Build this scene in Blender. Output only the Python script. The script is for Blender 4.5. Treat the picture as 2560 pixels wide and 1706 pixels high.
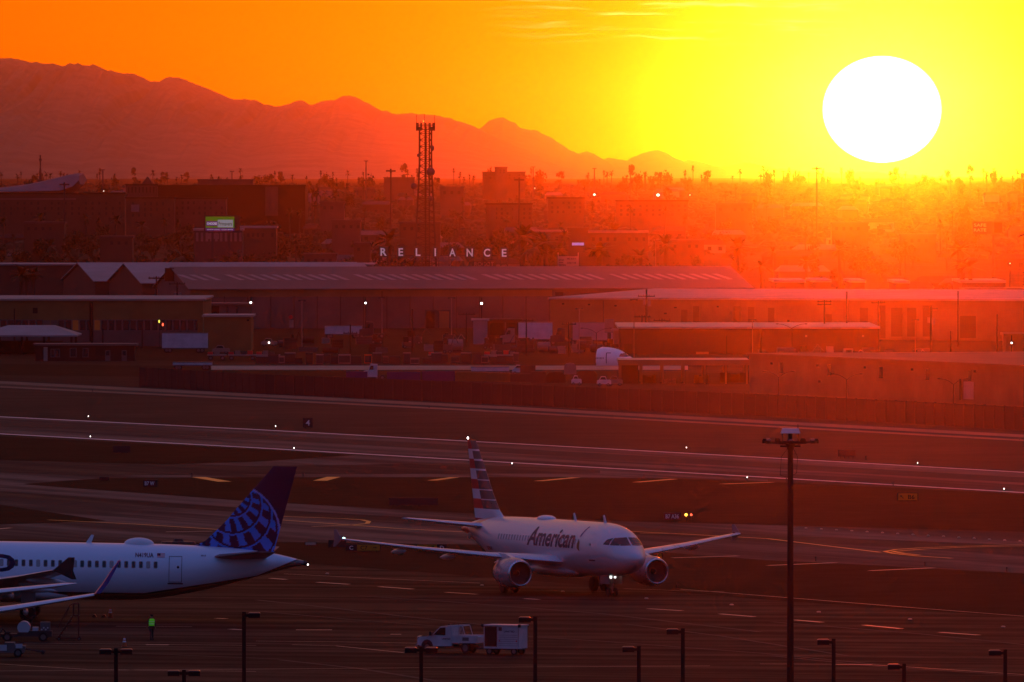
import bpy, bmesh, math, random
from mathutils import Vector, Matrix
for _o in list(bpy.data.objects):
    bpy.data.objects.remove(_o)
SC = bpy.context.scene
COL = SC.collection
R = math.radians
# ------------------------------------------------------------------ camera
H = 32.3                       # eye height above the airfield (roof of a parking deck)
F = 28444.0                    # focal length, 400 mm lens on a 36 mm wide frame, in photo pixels
HORIZON = 440.0
PITCH = math.atan((853.0 - HORIZON) / F)
cam = bpy.data.cameras.new('camera')
cam.sensor_fit = 'HORIZONTAL'; cam.sensor_width = 36.0; cam.lens = 400.0
cam.clip_start = 1.0; cam.clip_end = 90000.0
camo = bpy.data.objects.new('camera', cam); COL.objects.link(camo)
camo.location = (0, 0, H); camo.rotation_euler = (R(90) - PITCH, 0, 0)
SC.camera = camo
SC.cycles.use_denoising = True
SC.cycles.max_bounces = 6
SC.cycles.diffuse_bounces = 2
SC.cycles.glossy_bounces = 3
SC.cycles.volume_bounces = 0
SC.view_settings.view_transform = 'Standard'
SC.view_settings.look = 'None'
SC.view_settings.exposure = 0.0
SC.view_settings.gamma = 1.0
SC.view_settings.use_curve_mapping = False
# ------------------------------------------------------------------ sun and sky
SUN_AZ = math.atan((2205 - 1280) / F)          # to the right of the view axis
SUN_EL = math.atan((HORIZON - 274) / F)        # a third of a degree above the horizon
SUN = Vector((math.sin(SUN_AZ) * math.cos(SUN_EL), math.cos(SUN_AZ) * math.cos(SUN_EL), math.sin(SUN_EL)))
sl = bpy.data.lights.new('sun', 'SUN')
sl.energy = 0.275; sl.angle = R(0.53); sl.color = (1.0, 0.060, 0.0008)
slo = bpy.data.objects.new('sun', sl); COL.objects.link(slo)
slo.rotation_euler = (-SUN).to_track_quat('-Z', 'Y').to_euler()

wd = bpy.data.worlds.new('World'); SC.world = wd; wd.use_nodes = True
wd.cycles.sampling_method = 'MANUAL'; wd.cycles.sample_map_resolution = 2048

class NT:
    """short-hand for building node trees"""
    def __init__(s, tree):
        s.t = tree; tree.nodes.clear()
    def n(s, typ, **kw):
        nd = s.t.nodes.new(typ)
        for k, v in kw.items(): setattr(nd, k, v)
        return nd
    def put(s, sock, v):
        if isinstance(v, bpy.types.NodeSocket): s.t.links.new(v, sock)
        elif isinstance(v, (tuple, list)) and len(v) == 3 and sock.type == 'RGBA': sock.default_value = (*v, 1)
        else: sock.default_value = v
    def m(s, op, a, b=0.0, c=0.0, clamp=False):
        nd = s.n('ShaderNodeMath', operation=op, use_clamp=clamp)
        for i, v in enumerate((a, b, c)): s.put(nd.inputs[i], v)
        return nd.outputs[0]
    def vm(s, op, a, b=(0, 0, 0)):
        nd = s.n('ShaderNodeVectorMath', operation=op)
        s.put(nd.inputs[0], a)
        if op == 'SCALE': s.put(nd.inputs[3], b)
        else: s.put(nd.inputs[1], b)
        return nd.outputs[1] if op in ('LENGTH', 'DOT_PRODUCT', 'DISTANCE') else nd.outputs[0]
    def rng(s, v, a, b, c=0.0, d=1.0, smooth=False):
        nd = s.n('ShaderNodeMapRange', interpolation_type='SMOOTHSTEP' if smooth else 'LINEAR')
        for i, q in enumerate((v, a, b, c, d)): s.put(nd.inputs[i], q)
        return nd.outputs[0]
    def mix(s, fac, a, b, mode='MIX'):
        nd = s.n('ShaderNodeMix', data_type='RGBA', blend_type=mode)
        s.put(nd.inputs[0], fac); s.put(nd.inputs[6], a); s.put(nd.inputs[7], b)
        return nd.outputs[2]
    def noise(s, vec, scale, detail=3.0, rough=0.5):
        nd = s.n('ShaderNodeTexNoise')
        s.put(nd.inputs['Vector'], vec); s.put(nd.inputs['Scale'], scale)
        s.put(nd.inputs['Detail'], detail); s.put(nd.inputs['Roughness'], rough)
        return nd.outputs['Fac']
    def xyz(s, v):
        nd = s.n('ShaderNodeSeparateXYZ'); s.put(nd.inputs[0], v); return nd.outputs
    def vec(s, x, y, z):
        nd = s.n('ShaderNodeCombineXYZ')
        for i, q in enumerate((x, y, z)): s.put(nd.inputs[i], q)
        return nd.outputs[0]

def build_sky():
    t = NT(wd.node_tree)
    d = t.vm('NORMALIZE', t.n('ShaderNodeTexCoord').outputs['Generated'])
    x, y, z = t.xyz(d)
    off = t.vm('SUBTRACT', d, tuple(SUN))
    r = t.vm('LENGTH', off)                                             # angle from the sun, radians
    zc = t.m('MAXIMUM', z, 0.0)
    # the evening's ordinary sky: deep blue overhead and in the east, dimmer towards the ground shadow
    nish = t.n('ShaderNodeTexSky', sky_type='NISHITA', sun_disc=False, sun_elevation=SUN_EL, sun_rotation=SUN_AZ,
               altitude=340.0, air_density=1.0, dust_density=3.0, ozone_density=2.0)
    cool = t.mix(t.rng(zc, 0.0, 0.6), (0.060, 0.050, 0.100), (0.026, 0.084, 0.30))
    cool = t.mix(1.0, t.vm('SCALE', cool, 1.0), t.vm('MULTIPLY', t.vm('SCALE', nish.outputs[0], 0.03), (0.55, 0.9, 1.6)), 'ADD')
    cool = t.vm('SCALE', cool, t.rng(r, 0.10, 1.2, 0.0, 1.0, True))      # no blue left where the sun goes down
    # the glow of the low sun: bright close to it, fading over tens of degrees and with height
    near = t.m('DIVIDE', 0.0140, t.m('ADD', r, 0.0050))
    wide = t.m('MULTIPLY', t.m('POWER', 2.718, t.m('MULTIPLY', r, -2.2)), 0.085)
    fade = t.m('POWER', 2.718, t.m('MULTIPLY', zc, -7.0))
    glow = t.m('MULTIPLY', t.m('MULTIPLY', t.m('ADD', near, wide), fade), t.m('POWER', 2.718, t.m('MULTIPLY', r, -2.0)))
    warm = t.vm('SCALE', (6.5, 1.0, 0.001), glow)
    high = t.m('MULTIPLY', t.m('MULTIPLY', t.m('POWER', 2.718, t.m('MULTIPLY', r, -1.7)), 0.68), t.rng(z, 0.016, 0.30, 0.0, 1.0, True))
    warm = t.vm('ADD', warm, t.vm('SCALE', (1.0, 0.38, 0.15), high))       # orange glow added above the view to warm upper edges
    core = t.m('POWER', 2.718, t.m('MULTIPLY', t.m('POWER', t.m('DIVIDE', r, 0.0125), 2.0), -1.0))
    warm = t.vm('ADD', warm, t.vm('SCALE', (0.7, 0.6, 0.09), core))
    # thin streaks of cloud above and to the left of the sun
    u = t.m('DIVIDE', x, t.m('MAXIMUM', y, 0.2)); v = t.m('DIVIDE', z, t.m('MAXIMUM', y, 0.2))
    wob = t.m('MULTIPLY', t.m('SUBTRACT', t.noise(t.vec(t.m('MULTIPLY', u, 110.0), t.m('MULTIPLY', v, 260.0), 3.7), 1.0, 3.0), 0.5), 3.2)
    n1 = t.noise(t.vec(t.m('MULTIPLY', u, 105.0), t.m('ADD', t.m('MULTIPLY', v, 2300.0), wob), 11.3), 1.0, 5.0, 0.62)
    wisp = t.rng(n1, 0.50, 0.70, 0.0, 1.0, True)
    mu = t.m('MULTIPLY', t.rng(u, -0.004, 0.013, 0.0, 1.0, True), t.rng(u, 0.023, 0.031, 1.0, 0.0, True))
    mv = t.m('MULTIPLY', t.rng(v, 0.0112, 0.0126, 0.0, 1.0, True), t.rng(v, 0.0170, 0.0240, 1.0, 0.0, True))
    cl = t.m('MULTIPLY', t.m('MULTIPLY', wisp, t.m('MULTIPLY', mu, mv)), t.rng(y, 0.5, 0.6))
    warm = t.vm('ADD', warm, t.vm('SCALE', (1.4, 0.85, 0.26), cl))
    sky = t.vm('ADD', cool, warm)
    # the disc, a little flattened by the air near the horizon
    ell = t.vm('LENGTH', t.vm('MULTIPLY', off, (1.0, 1.0, 147.0 / 132.0)))
    disc = t.rng(ell, 0.00512, 0.00525, 1.0, 0.0, True)
    sky = t.mix(disc, sky, (6.0, 5.0, 4.0))
    sky = t.mix(t.rng(z, -0.004, 0.0), (0.012, 0.008, 0.008), sky)     # below the horizon: dark ground
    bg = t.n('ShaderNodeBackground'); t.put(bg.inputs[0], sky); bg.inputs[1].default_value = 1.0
    out = t.n('ShaderNodeOutputWorld'); t.t.links.new(bg.outputs[0], out.inputs[0])
build_sky()

# ------------------------------------------------------------------ from the photograph's pixels to places
CP, SP = math.cos(PITCH), math.sin(PITCH)
def ray(px, py):
    x = (px - 1280.0) / F; z = -(py - 853.0) / F
    return Vector((x, CP + z * SP, -SP + z * CP))
def G(px, py, z=0.0):
    """the point of the flat airfield (height z) seen at a pixel"""
    r = ray(px, py); k = (z - H) / r.z
    return Vector((r.x * k, r.y * k, z))
def at(px, py, d):
    """the point seen at a pixel at distance d"""
    r = ray(px, py); k = d / r.y
    return Vector((r.x * k, d, H + r.z * k))
_TP = [(0, 0), (2500, 0), (3000, 1.2), (4000, 5), (5000, 9.6), (6000, 14), (8000, 21), (10000, 25), (30000, 28)]
def gz(d):
    """height of the ground: flat airfield, then the slow rise towards the mountains"""
    for (a, za), (b, zb) in zip(_TP, _TP[1:]):
        if d <= b: return za + (zb - za) * max(0.0, (d - a)) / (b - a)
    return 28.0
def xat(px, d): return (px - 1280.0) / F * d

# ------------------------------------------------------------------ meshes and materials
class MB:
    def __init__(s): s.v = []; s.f = []; s.mi = []
    def add(s, vs, fs, mi=0):
        o = len(s.v); s.v += [tuple(p) for p in vs]
        for f in fs: s.f.append(tuple(i + o for i in f)); s.mi.append(mi)
        return s
    def box(s, x0, x1, y0, y1, z0, z1, mi=0):
        vs = [(x, y, z) for z in (z0, z1) for y in (y0, y1) for x in (x0, x1)]
        return s.add(vs, [(0, 2, 3, 1), (4, 5, 7, 6), (0, 1, 5, 4), (2, 6, 7, 3), (0, 4, 6, 2), (1, 3, 7, 5)], mi)
    def cyl(s, p0, p1, r0, r1=None, n=8, mi=0, caps=True):
        p0 = Vector(p0); p1 = Vector(p1); r1 = r0 if r1 is None else r1
        ax = (p1 - p0).normalized(); a = ax.orthogonal().normalized(); b = ax.cross(a)
        vs = [p + (a * math.cos(2 * math.pi * i / n) + b * math.sin(2 * math.pi * i / n)) * r for p, r in ((p0, r0), (p1, r1)) for i in range(n)]
        fs = [(i, (i + 1) % n, n + (i + 1) % n, n + i) for i in range(n)]
        if caps: fs += [tuple(reversed(range(n))), tuple(range(n, 2 * n))]
        return s.add(vs, fs, mi)
    def tube(s, pts, r, n=6, mi=0):
        for a, b in zip(pts, pts[1:]): s.cyl(a, b, r, r, n, mi)
        return s
    def loft(s, rings, mi=0, closed=True, caps=True):
        n = len(rings[0]); vs = [p for r in rings for p in r]; fs = []
        for j in range(len(rings) - 1):
            for i in range(n if closed else n - 1):
                k = (i + 1) % n
                fs.append((j * n + i, j * n + k, (j + 1) * n + k, (j + 1) * n + i))
        if caps and closed: fs += [tuple(reversed(range(n))), tuple(range((len(rings) - 1) * n, len(rings) * n))]
        return s.add(vs, fs, mi)
    def ball(s, c, rx, ry, rz, nu=10, nv=6, mi=0):
        c = Vector(c); rings = []
        for j in range(nv + 1):
            t = math.pi * j / nv; q = max(math.sin(t), 0.02)
            rings.append([c + Vector((rx * q * math.cos(2 * math.pi * i / nu), ry * q * math.sin(2 * math.pi * i / nu), -rz * math.cos(t))) for i in range(nu)])
        return s.loft(rings, mi)
    def plate(s, poly, off, mi=0):
        """a flat polygon (list of 3-D points) given thickness by the vector off"""
        n = len(poly); off = Vector(off); a = [Vector(p) for p in poly]; b = [p + off for p in a]
        return s.add(a + b, [tuple(reversed(range(n))), tuple(range(n, 2 * n))] + [(i, (i + 1) % n, n + (i + 1) % n, n + i) for i in range(n)], mi)
    def build(s, name, mats, parent=None, smooth=False, fix=True):
        me = bpy.data.meshes.new(name); me.from_pydata(s.v, [], s.f)
        for m in (mats if isinstance(mats, (list, tuple)) else [mats]): me.materials.append(m)
        me.polygons.foreach_set('material_index', s.mi)
        if smooth: me.polygons.foreach_set('use_smooth', [True] * len(s.f))
        if fix:
            bm = bmesh.new(); bm.from_mesh(me); bmesh.ops.recalc_face_normals(bm, faces=bm.faces); bm.to_mesh(me); bm.free()
        o = bpy.data.objects.new(name, me); COL.objects.link(o)
        if parent: o.parent = parent
        if smooth == 'auto':
            bm = bmesh.new(); bm.from_mesh(me)
            for e in bm.edges: e.smooth = not (len(e.link_faces) == 2 and e.calc_face_angle(0) > 0.7)
            bm.to_mesh(me); bm.free()
        return o
def tag(o, label, cat, group=None):
    o['label'] = label; o['category'] = cat
    if group: o['group'] = group
    return o
def thing(name, label, cat, loc=(0, 0, 0), rotz=0.0, group=None):
    o = bpy.data.objects.new(name, None); COL.objects.link(o)
    o.location = loc; o.rotation_euler = (0, 0, rotz); o.empty_display_size = 0.2
    return tag(o, label, cat, group)
def kind(o, k): o['kind'] = k; return o
def dup(root, loc, rotz=0.0, label=None, scale=None):
    """a copy of a thing with copies of its parts and sub-parts"""
    r = root.copy(); COL.objects.link(r); r.location = loc; r.rotation_euler = (0, 0, rotz)
    if label: r['label'] = label
    if scale: r.scale = scale
    for ch in list(root.children):
        c = ch.copy(); COL.objects.link(c); c.parent = r
        for g in list(ch.children):
            e = g.copy(); COL.objects.link(e); e.parent = c
    return r
_M = {}
def mat(name, col, rough=0.6, metal=0.0, var=0.18, scale=0.7, spec=0.3, emit=None, power=0.0, bump=0.0, coat=0.0, stretch=(1, 1, 1)):
    if name in _M: return _M[name]
    m = bpy.data.materials.new(name); m.use_nodes = True; t = NT(m.node_tree)
    b = t.n('ShaderNodeBsdfPrincipled'); o = t.n('ShaderNodeOutputMaterial'); t.t.links.new(b.outputs[0], o.inputs[0])
    pos = t.vm('MULTIPLY', t.n('ShaderNodeTexCoord').outputs['Object'], stretch)
    nz = t.noise(pos, scale, 4.0, 0.6)
    lo = tuple(c * (1 - var) for c in col); hi = tuple(min(1, c * (1 + var)) for c in col)
    t.put(b.inputs['Base Color'], t.mix(t.rng(nz, 0.3, 0.7), lo, hi))
    t.put(b.inputs['Roughness'], t.rng(nz, 0.2, 0.8, max(0.02, rough - 0.08), min(1, rough + 0.08)))
    b.inputs['Metallic'].default_value = metal; b.inputs['Specular IOR Level'].default_value = spec
    b.inputs['Coat Weight'].default_value = coat; b.inputs['Coat Roughness'].default_value = 0.08
    if emit: t.put(b.inputs['Emission Color'], emit); b.inputs['Emission Strength'].default_value = power
    if bump:
        bp = t.n('ShaderNodeBump'); bp.inputs['Strength'].default_value = bump; bp.inputs['Distance'].default_value = 0.05
        t.put(bp.inputs['Height'], t.noise(pos, scale * 8, 3.0)); t.t.links.new(bp.outputs[0], b.inputs['Normal'])
    _M[name] = m; return m
# ------------------------------------------------------------------ the land
def ground_mat(name, a, b, s1, s2, rough=0.9, spec=0.03, streak=None, s3=0.0, c3=None):
    """sheet material in metres: broad patches, fine grain, and streaks along a direction"""
    if name in _M: return _M[name]
    m = bpy.data.materials.new(name); m.use_nodes = True; t = NT(m.node_tree)
    bs = t.n('ShaderNodeBsdfPrincipled'); o = t.n('ShaderNodeOutputMaterial'); t.t.links.new(bs.outputs[0], o.inputs[0])
    pos = t.n('ShaderNodeNewGeometry').outputs['Position']
    n1 = t.noise(pos, s1, 4.0, 0.6); n2 = t.noise(pos, s2, 4.0, 0.65)
    col = t.mix(t.rng(n1, 0.35, 0.65), a, b)
    col = t.mix(t.rng(n2, 0.3, 0.7, 0.0, 0.45), col, tuple(c * 0.45 for c in a))
    if streak:
        px, py, pz = t.xyz(pos)
        along = t.m('ADD', t.m('MULTIPLY', px, streak[0]), t.m('MULTIPLY', py, streak[1]))
        across = t.m('SUBTRACT', t.m('MULTIPLY', px, streak[1]), t.m('MULTIPLY', py, streak[0]))
        n3 = t.noise(t.vec(t.m('MULTIPLY', along, 0.006), t.m('MULTIPLY', across, s3), 0.0), 1.0, 4.0, 0.6)
        col = t.mix(t.rng(n3, 0.43, 0.57, 0.0, 0.95), col, c3)
    t.put(bs.inputs['Base Color'], col)
    rg = t.rng(n2, 0.3, 0.7, rough - 0.08, min(1, rough + 0.06))
    if streak: rg = t.m('ADD', rg, t.rng(n3, 0.40, 0.60, -0.07, 0.10))
    t.put(bs.inputs['Roughness'], rg)
    bs.inputs['Specular IOR Level'].default_value = spec
    _M[name] = m; return m
RUN = Vector((0.394, -0.919, 0)).normalized()      # the way the runway and taxiways lie
m_earth = ground_mat('dry earth', (0.022, 0.015, 0.010), (0.04, 0.027, 0.016), 0.004, 0.05)
m_infield = ground_mat('gravel infield', (0.048, 0.028, 0.016), (0.080, 0.046, 0.025), 0.008, 0.09)
m_grass = ground_mat('dark infield soil', (0.008, 0.005, 0.003), (0.015, 0.009, 0.005), 0.02, 0.2)
m_asph = ground_mat('asphalt', (0.030, 0.022, 0.017), (0.044, 0.032, 0.024), 0.02, 0.25, 0.78, 0.04, RUN, 0.12, (0.016, 0.014, 0.013))
m_conc = ground_mat('old concrete', (0.115, 0.082, 0.060), (0.17, 0.12, 0.088), 0.02, 0.25, 0.74, 0.04, RUN, 0.10, (0.040, 0.028, 0.021))
m_rubber = ground_mat('rubbered asphalt', (0.020, 0.017, 0.016), (0.032, 0.027, 0.025), 0.03, 0.3, 0.75, 0.06)

def build_ground():
    ys = [-60, 0, 300, 600, 900, 1200, 1600, 2000, 2500, 3000, 3500, 4000, 4500, 5000, 5500, 6000, 7000, 8000, 10000, 13000, 22000, 39500]
    xs = [-2400, -1200, -600, -300, 0, 300, 600, 1200, 2400]
    mb = MB(); vs = [(x, y, gz(y)) for y in ys for x in xs]; n = len(xs)
    mb.add(vs, [(j * n + i, j * n + i + 1, (j + 1) * n + i + 1, (j + 1) * n + i) for j in range(len(ys) - 1) for i in range(n - 1)])
    kind(mb.build('ground', m_earth), 'structure')
build_ground()

def sheet(name, pts, z, m):
    """a flat sheet on the airfield through pixel corners"""
    # carry the sheets on well past the edges of the view
    pts = [(x - 450, y - 23) if x <= -89 and y < 2000 else (x + 450, y + 23) if x >= 2649 and y < 2000 else (x, y) for x, y in pts]
    pts = [(-540, y) if x == -90 else (3100, y) if x == 2650 else (x, y) for x, y in pts]
    me = bpy.data.meshes.new(name); bm = bmesh.new()
    f = bm.faces.new([bm.verts.new(G(px, py, z)) for px, py in pts])
    bmesh.ops.triangulate(bm, faces=[f]); bmesh.ops.recalc_face_normals(bm, faces=bm.faces)
    if sum(q.normal.z for q in bm.faces) < 0: bmesh.ops.reverse_faces(bm, faces=bm.faces)
    bm.to_mesh(me); bm.free(); me.materials.append(m)
    o = bpy.data.objects.new(name, me); COL.objects.link(o); return kind(o, 'structure')

def mountains(name, label, d, pts, jag, seed, col):
    """a ridge at distance d through skyline pixels, with slopes before and behind it"""
    rnd = random.Random(seed); xs = []; px = pts[0][0]
    while px <= pts[-1][0]: xs.append(px); px += 4
    def sky(px):
        for (a, ya), (b, yb) in zip(pts, pts[1:]):
            if a <= px <= b: return ya + (yb - ya) * (px - a) / (b - a)
        return pts[-1][1]
    rows = [-1.0, -0.85, -0.7, -0.6, -0.5, -0.42, -0.34, -0.26, -0.19, -0.12, -0.06, 0.0, 0.5, 1.0]; rings = []
    from mathutils import noise
    for t in rows:
        ring = []
        for i, px in enumerate(xs):
            dd = d + t * (0.2 * d); top = at(px, sky(px) + (rnd.random() - .5) * jag * .35 + noise.noise(Vector((px * .06, seed, 0))) * jag + noise.noise(Vector((px * .02, seed, 3))) * jag, d); base = gz(dd) - 1
            hgt = top.z - base; x = xat(px, d)
            k = 1 - abs(t) ** 1.15
            q = x * 24000.0 / d
            spur = (noise.noise(Vector((q * 0.011 + t * 1.5, t * 2.0, seed))) * 0.30 + (0.5 - abs(noise.noise(Vector((q * 0.04 - t * 2.0, t * 3.0, seed + 5))))) * 0.20) * min(1, abs(t) * 4) * (1 - abs(t))
            ring.append((x, dd, base + hgt * max(0.0, k + spur)))
        rings.append(ring)
    mb = MB(); mb.loft(rings, closed=False)
    o = mb.build(name, mat(name + ' rock', col, 0.95, var=0.3, scale=0.01, spec=0.05), smooth=True); o['label'] = label
    return kind(o, 'structure')
_za = [(0,268),(50,272),(100,275),(165,285),(205,295),(245,292),(330,318),(420,322),(500,328),(540,338),(620,343),(690,368),(735,377),(760,363),(820,358),(860,367),(950,408),(1050,448),(1085,458),(1150,460),(1220,478),(1310,497),(1350,483),(1380,462),(1435,483),(1515,460),(1545,463),(1580,440),(1630,443),(1680,470),(1745,506),(1780,512),(1800,523),(1860,527),(1880,521),(1960,528),(2010,531),(2080,548),(2140,568),(2205,594)]
_zb = [(0,562),(15,566),(35,587),(70,595),(105,598),(180,632),(240,678),(265,695),(305,708),(350,693),(380,708),(420,735),(440,726),(490,732),(525,740),(560,718),(600,705),(670,690),(700,700),(770,745),(810,735),(850,742),(890,760),(965,778),(1010,772),(1060,762),(1100,775),(1180,785),(1290,810),(1360,803),(1420,815),(1470,825),(1560,808),(1620,806),(1680,825),(1800,840),(2353,845)]
_near = [(-900, 150), (-500, 118), (-160, 138)] + [(x / 1.838, y / 1.838) for x, y in _za] + [(1260, 352), (1330, 385), (1400, 415), (1480, 440)]
_far = [(1080, 360), (1150, 345), (1200, 322), (1222, 305), (1240, 298)] + [(1262, 297)] + [(1280 + x / 1.838, y / 1.838 - (8 if x > 900 else 0)) for x, y in _zb] + [(2700, 456), (3300, 452)]
mountains('mountain_ridge', 'long dark mountain falling away from the corner of the view', 26000, _near, 3.2, 3, (0.22, 0.165, 0.09))
mountains('mountain_ridge', 'paler distant mountains running down to under the sun', 33000, _far, 2.2, 8, (0.22, 0.165, 0.09))

# ------------------------------------------------------------------ the air
def build_haze():
    mb = MB(); mb.box(-2500, 2500, -120, 40000, -1.0, 340)
    m = bpy.data.materials.new('evening haze'); m.use_nodes = True; t = NT(m.node_tree)
    v = t.n('ShaderNodeVolumePrincipled'); o = t.n('ShaderNodeOutputMaterial')
    v.inputs['Color'].default_value = (0.96, 0.78, 0.62, 1); v.inputs['Density'].default_value = 1.8e-5
    v.inputs['Anisotropy'].default_value = 0.990
    t.t.links.new(v.outputs[0], o.inputs['Volume'])
    kind(mb.build('haze', m), 'stuff')
build_haze()
# ------------------------------------------------------------------ airfield: pavements, soil islands, markings
def lerp_line(pts, x):
    if x <= pts[0][0]: (a, ya), (b, yb) = pts[0], pts[1]
    elif x >= pts[-1][0]: (a, ya), (b, yb) = pts[-2], pts[-1]
    else:
        for (a, ya), (b, yb) in zip(pts, pts[1:]):
            if a <= x <= b: break
    return ya + (yb - ya) * (x - a) / (b - a)
XS = [-90, 0, 320, 640, 960, 1280, 1600, 1920, 2240, 2560, 2650]
def band(name, top, bot, z, m):
    return sheet(name, [(x, lerp_line(top, x)) for x in XS] + [(x, lerp_line(bot, x)) for x in reversed(XS)], z, m)
def shift(l, d): return [(x, y + d) for x, y in l]
def blend(a, b, t): return [(x, lerp_line(a, x) * (1 - t) + lerp_line(b, x) * t) for x in XS]
rd1 = [(0, 957), (640, 989), (1280, 1021), (1920, 1056), (2560, 1091)]
rd2 = [(0, 967), (640, 998), (1280, 1030.5), (1920, 1065.5), (2560, 1101)]
rw_far = [(0, 1041), (640, 1073), (1280, 1108), (1920, 1143.5), (2560, 1180)]
rw_near = [(0, 1086), (640, 1121), (1280, 1158), (1920, 1195), (2560, 1233)]
isl3 = [(400, 1358), (690, 1355), (1280, 1363), (1670, 1382), (1920, 1401), (2083, 1408), (2650, 1440)]
apr = [(480, 1372), (640, 1395), (760, 1408), (1225, 1444), (1690, 1481), (1920, 1500), (2650, 1557)]
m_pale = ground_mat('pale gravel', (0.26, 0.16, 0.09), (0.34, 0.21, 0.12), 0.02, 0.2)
sheet('infield', [(-90, 950), (2650, 1086), (2650, 1450), (-90, 1400)], 0.01, m_infield)
band('service_road', shift(rd1, -3), shift(rd2, 3), 0.03, m_asph)
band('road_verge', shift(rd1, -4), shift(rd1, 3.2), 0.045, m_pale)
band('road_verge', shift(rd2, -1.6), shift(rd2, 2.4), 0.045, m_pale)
band('runway', rw_far, rw_near, 0.03, m_conc)
band('runway_wheel_track', blend(rw_far, rw_near, 0.27), blend(rw_far, rw_near, 0.52), 0.045, m_rubber)
m_white = mat('worn white paint', (0.62, 0.60, 0.58), 0.4, var=0.35, spec=.5, scale=0.6)
m_yel = mat('worn yellow paint', (0.60, 0.27, 0.02), 0.35, var=0.35, spec=.5, scale=0.5)
m_dash = mat('scuffed pale paint', (0.42, 0.34, 0.25), 0.35, var=0.4, spec=.5, scale=0.5)
band('runway_edge_line', shift(rw_far, 0.5), shift(rw_far, 2.0), 0.06, m_white)
band('runway_edge_line', shift(rw_near, -2.0), shift(rw_near, -0.2), 0.06, m_white)
sheet('exit_taxiway', [(-90, 1160), (400, 1162), (640, 1155), (890, 1139), (950, 1141), (1280, 1159), (1600, 1177), (1920, 1196), (1920, 1203), (1700, 1196), (1400, 1193), (640, 1193), (270, 1195), (150, 1203), (-90, 1192)], 0.022, m_conc)
sheet('taxiway_wheel_track', [(-90, 1166), (640, 1165), (900, 1162), (1100, 1158), (1500, 1176), (1500, 1184), (640, 1186), (200, 1189), (-90, 1180)], 0.05, m_asph)
sheet('parallel_taxiway', [(-90, 1192), (150, 1203), (60, 1210), (600, 1252), (1185, 1285), (1552, 1304), (1920, 1313), (2650, 1324), (2650, 1440), (2083, 1408), (1920, 1401), (1670, 1382), (1280, 1363), (690, 1355), (400, 1358), (-90, 1356)], 0.022, m_conc)
band('taxiway_wheel_track', [(0, 1228), (640, 1272), (1280, 1308), (1920, 1338), (2560, 1364)], [(0, 1240), (640, 1284), (1280, 1320), (1920, 1352), (2560, 1380)], 0.04, m_asph)
sheet('soil_island', [(-90, 1088), (640, 1123.5), (880, 1138), (640, 1153), (400, 1160), (-90, 1158)], 0.05, m_grass)
sheet('soil_island', [(60, 1211), (150, 1204), (270, 1196), (640, 1194), (1400, 1194), (1700, 1197), (1920, 1205), (2240, 1220), (2650, 1240), (2650, 1322), (1920, 1312), (1552, 1303), (1185, 1284), (600, 1251)], 0.05, m_grass)
sheet('soil_island', isl3 + list(reversed(apr)), 0.05, m_grass)
sheet('soil_island', [(-90, 1250), (0, 1262), (265, 1302), (0, 1311), (-90, 1314)], 0.05, m_grass)
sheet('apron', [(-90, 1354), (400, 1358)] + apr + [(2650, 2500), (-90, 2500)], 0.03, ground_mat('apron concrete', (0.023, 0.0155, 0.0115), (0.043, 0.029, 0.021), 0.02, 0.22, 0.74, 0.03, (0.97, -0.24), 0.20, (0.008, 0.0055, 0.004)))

def stripe(name, pts, w, m, z=0.07):
    """a painted line of real width w along pixel points"""
    P = [G(x, y, z) for x, y in pts]; L = []; Rr = []
    for i, p in enumerate(P):
        a = P[max(0, i - 1)]; b = P[min(len(P) - 1, i + 1)]; d = (b - a).normalized(); n = Vector((-d.y, d.x, 0)) * w / 2
        L.append(p + n); Rr.append(p - n)
    mb = MB(); mb.loft([[l, r] for l, r in zip(L, Rr)], closed=False)
    me = mb.build(name, m, fix=False)
    if me.data.polygons[0].normal.z < 0: me.data.flip_normals()
    return kind(me, 'structure')
for pts in ([(700, 1291), (860, 1297), (905, 1300), (922, 1304), (918, 1309), (880, 1313), (780, 1317)],
            [(2650, 1360), (2400, 1366), (2300, 1370), (2240, 1374), (2212, 1379), (2235, 1384), (2290, 1390), (2380, 1396)],
            [(2650, 1363), (2420, 1368), (2310, 1373), (2232, 1379), (2260, 1384), (2300, 1388)],
            [(1560, 1328), (1720, 1336), (1920, 1347), (2200, 1381)], [(1600, 1333.5), (1690, 1334)],
            [(700, 1300), (1000, 1322), (1230, 1334)], [(120, 1300), (330, 1310), (640, 1330)]):
    stripe('taxiway_line', pts, 0.45, m_yel)
for pts in ([(415, 1330), (530, 1328.5)], [(-10, 1323), (26, 1320)], [(1680, 1395), (1846, 1390)], [(1920, 1414), (2090, 1407)], [(2175, 1427), (2335, 1420)]):
    stripe('taxiway_line', pts, 0.6, m_dash)
for a, b, w in (((496, 1193), (562, 1204.5), 1.5), ((800, 1202), (835, 1192.5), 1.5), ((1080, 1201.5), (1137, 1193.5), 1.1), ((1346, 1203), (1440, 1194), 1.1), ((1590, 1206), (1685, 1198), 1.0), ((1805, 1210.5), (1930, 1206), 1.0)):
    stripe('shoulder_chevron', [a, b], w, m_yel)
for a, b in (((676, 1446), (715, 1449)), ((793, 1456), (872, 1461)), ((948, 1467), (1032, 1473)), ((1115, 1481), (1192, 1486)), ((1312, 1497), (1348, 1499)), ((1620, 1522), (1705, 1527)), ((1800, 1535), (1885, 1542)), ((1985, 1550), (2055, 1556)), ((2160, 1563), (2252, 1572)), ((2350, 1581), (2447, 1588))):
    stripe('apron_dash_and_glint', [a, b], 0.5, m_dash)
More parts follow.
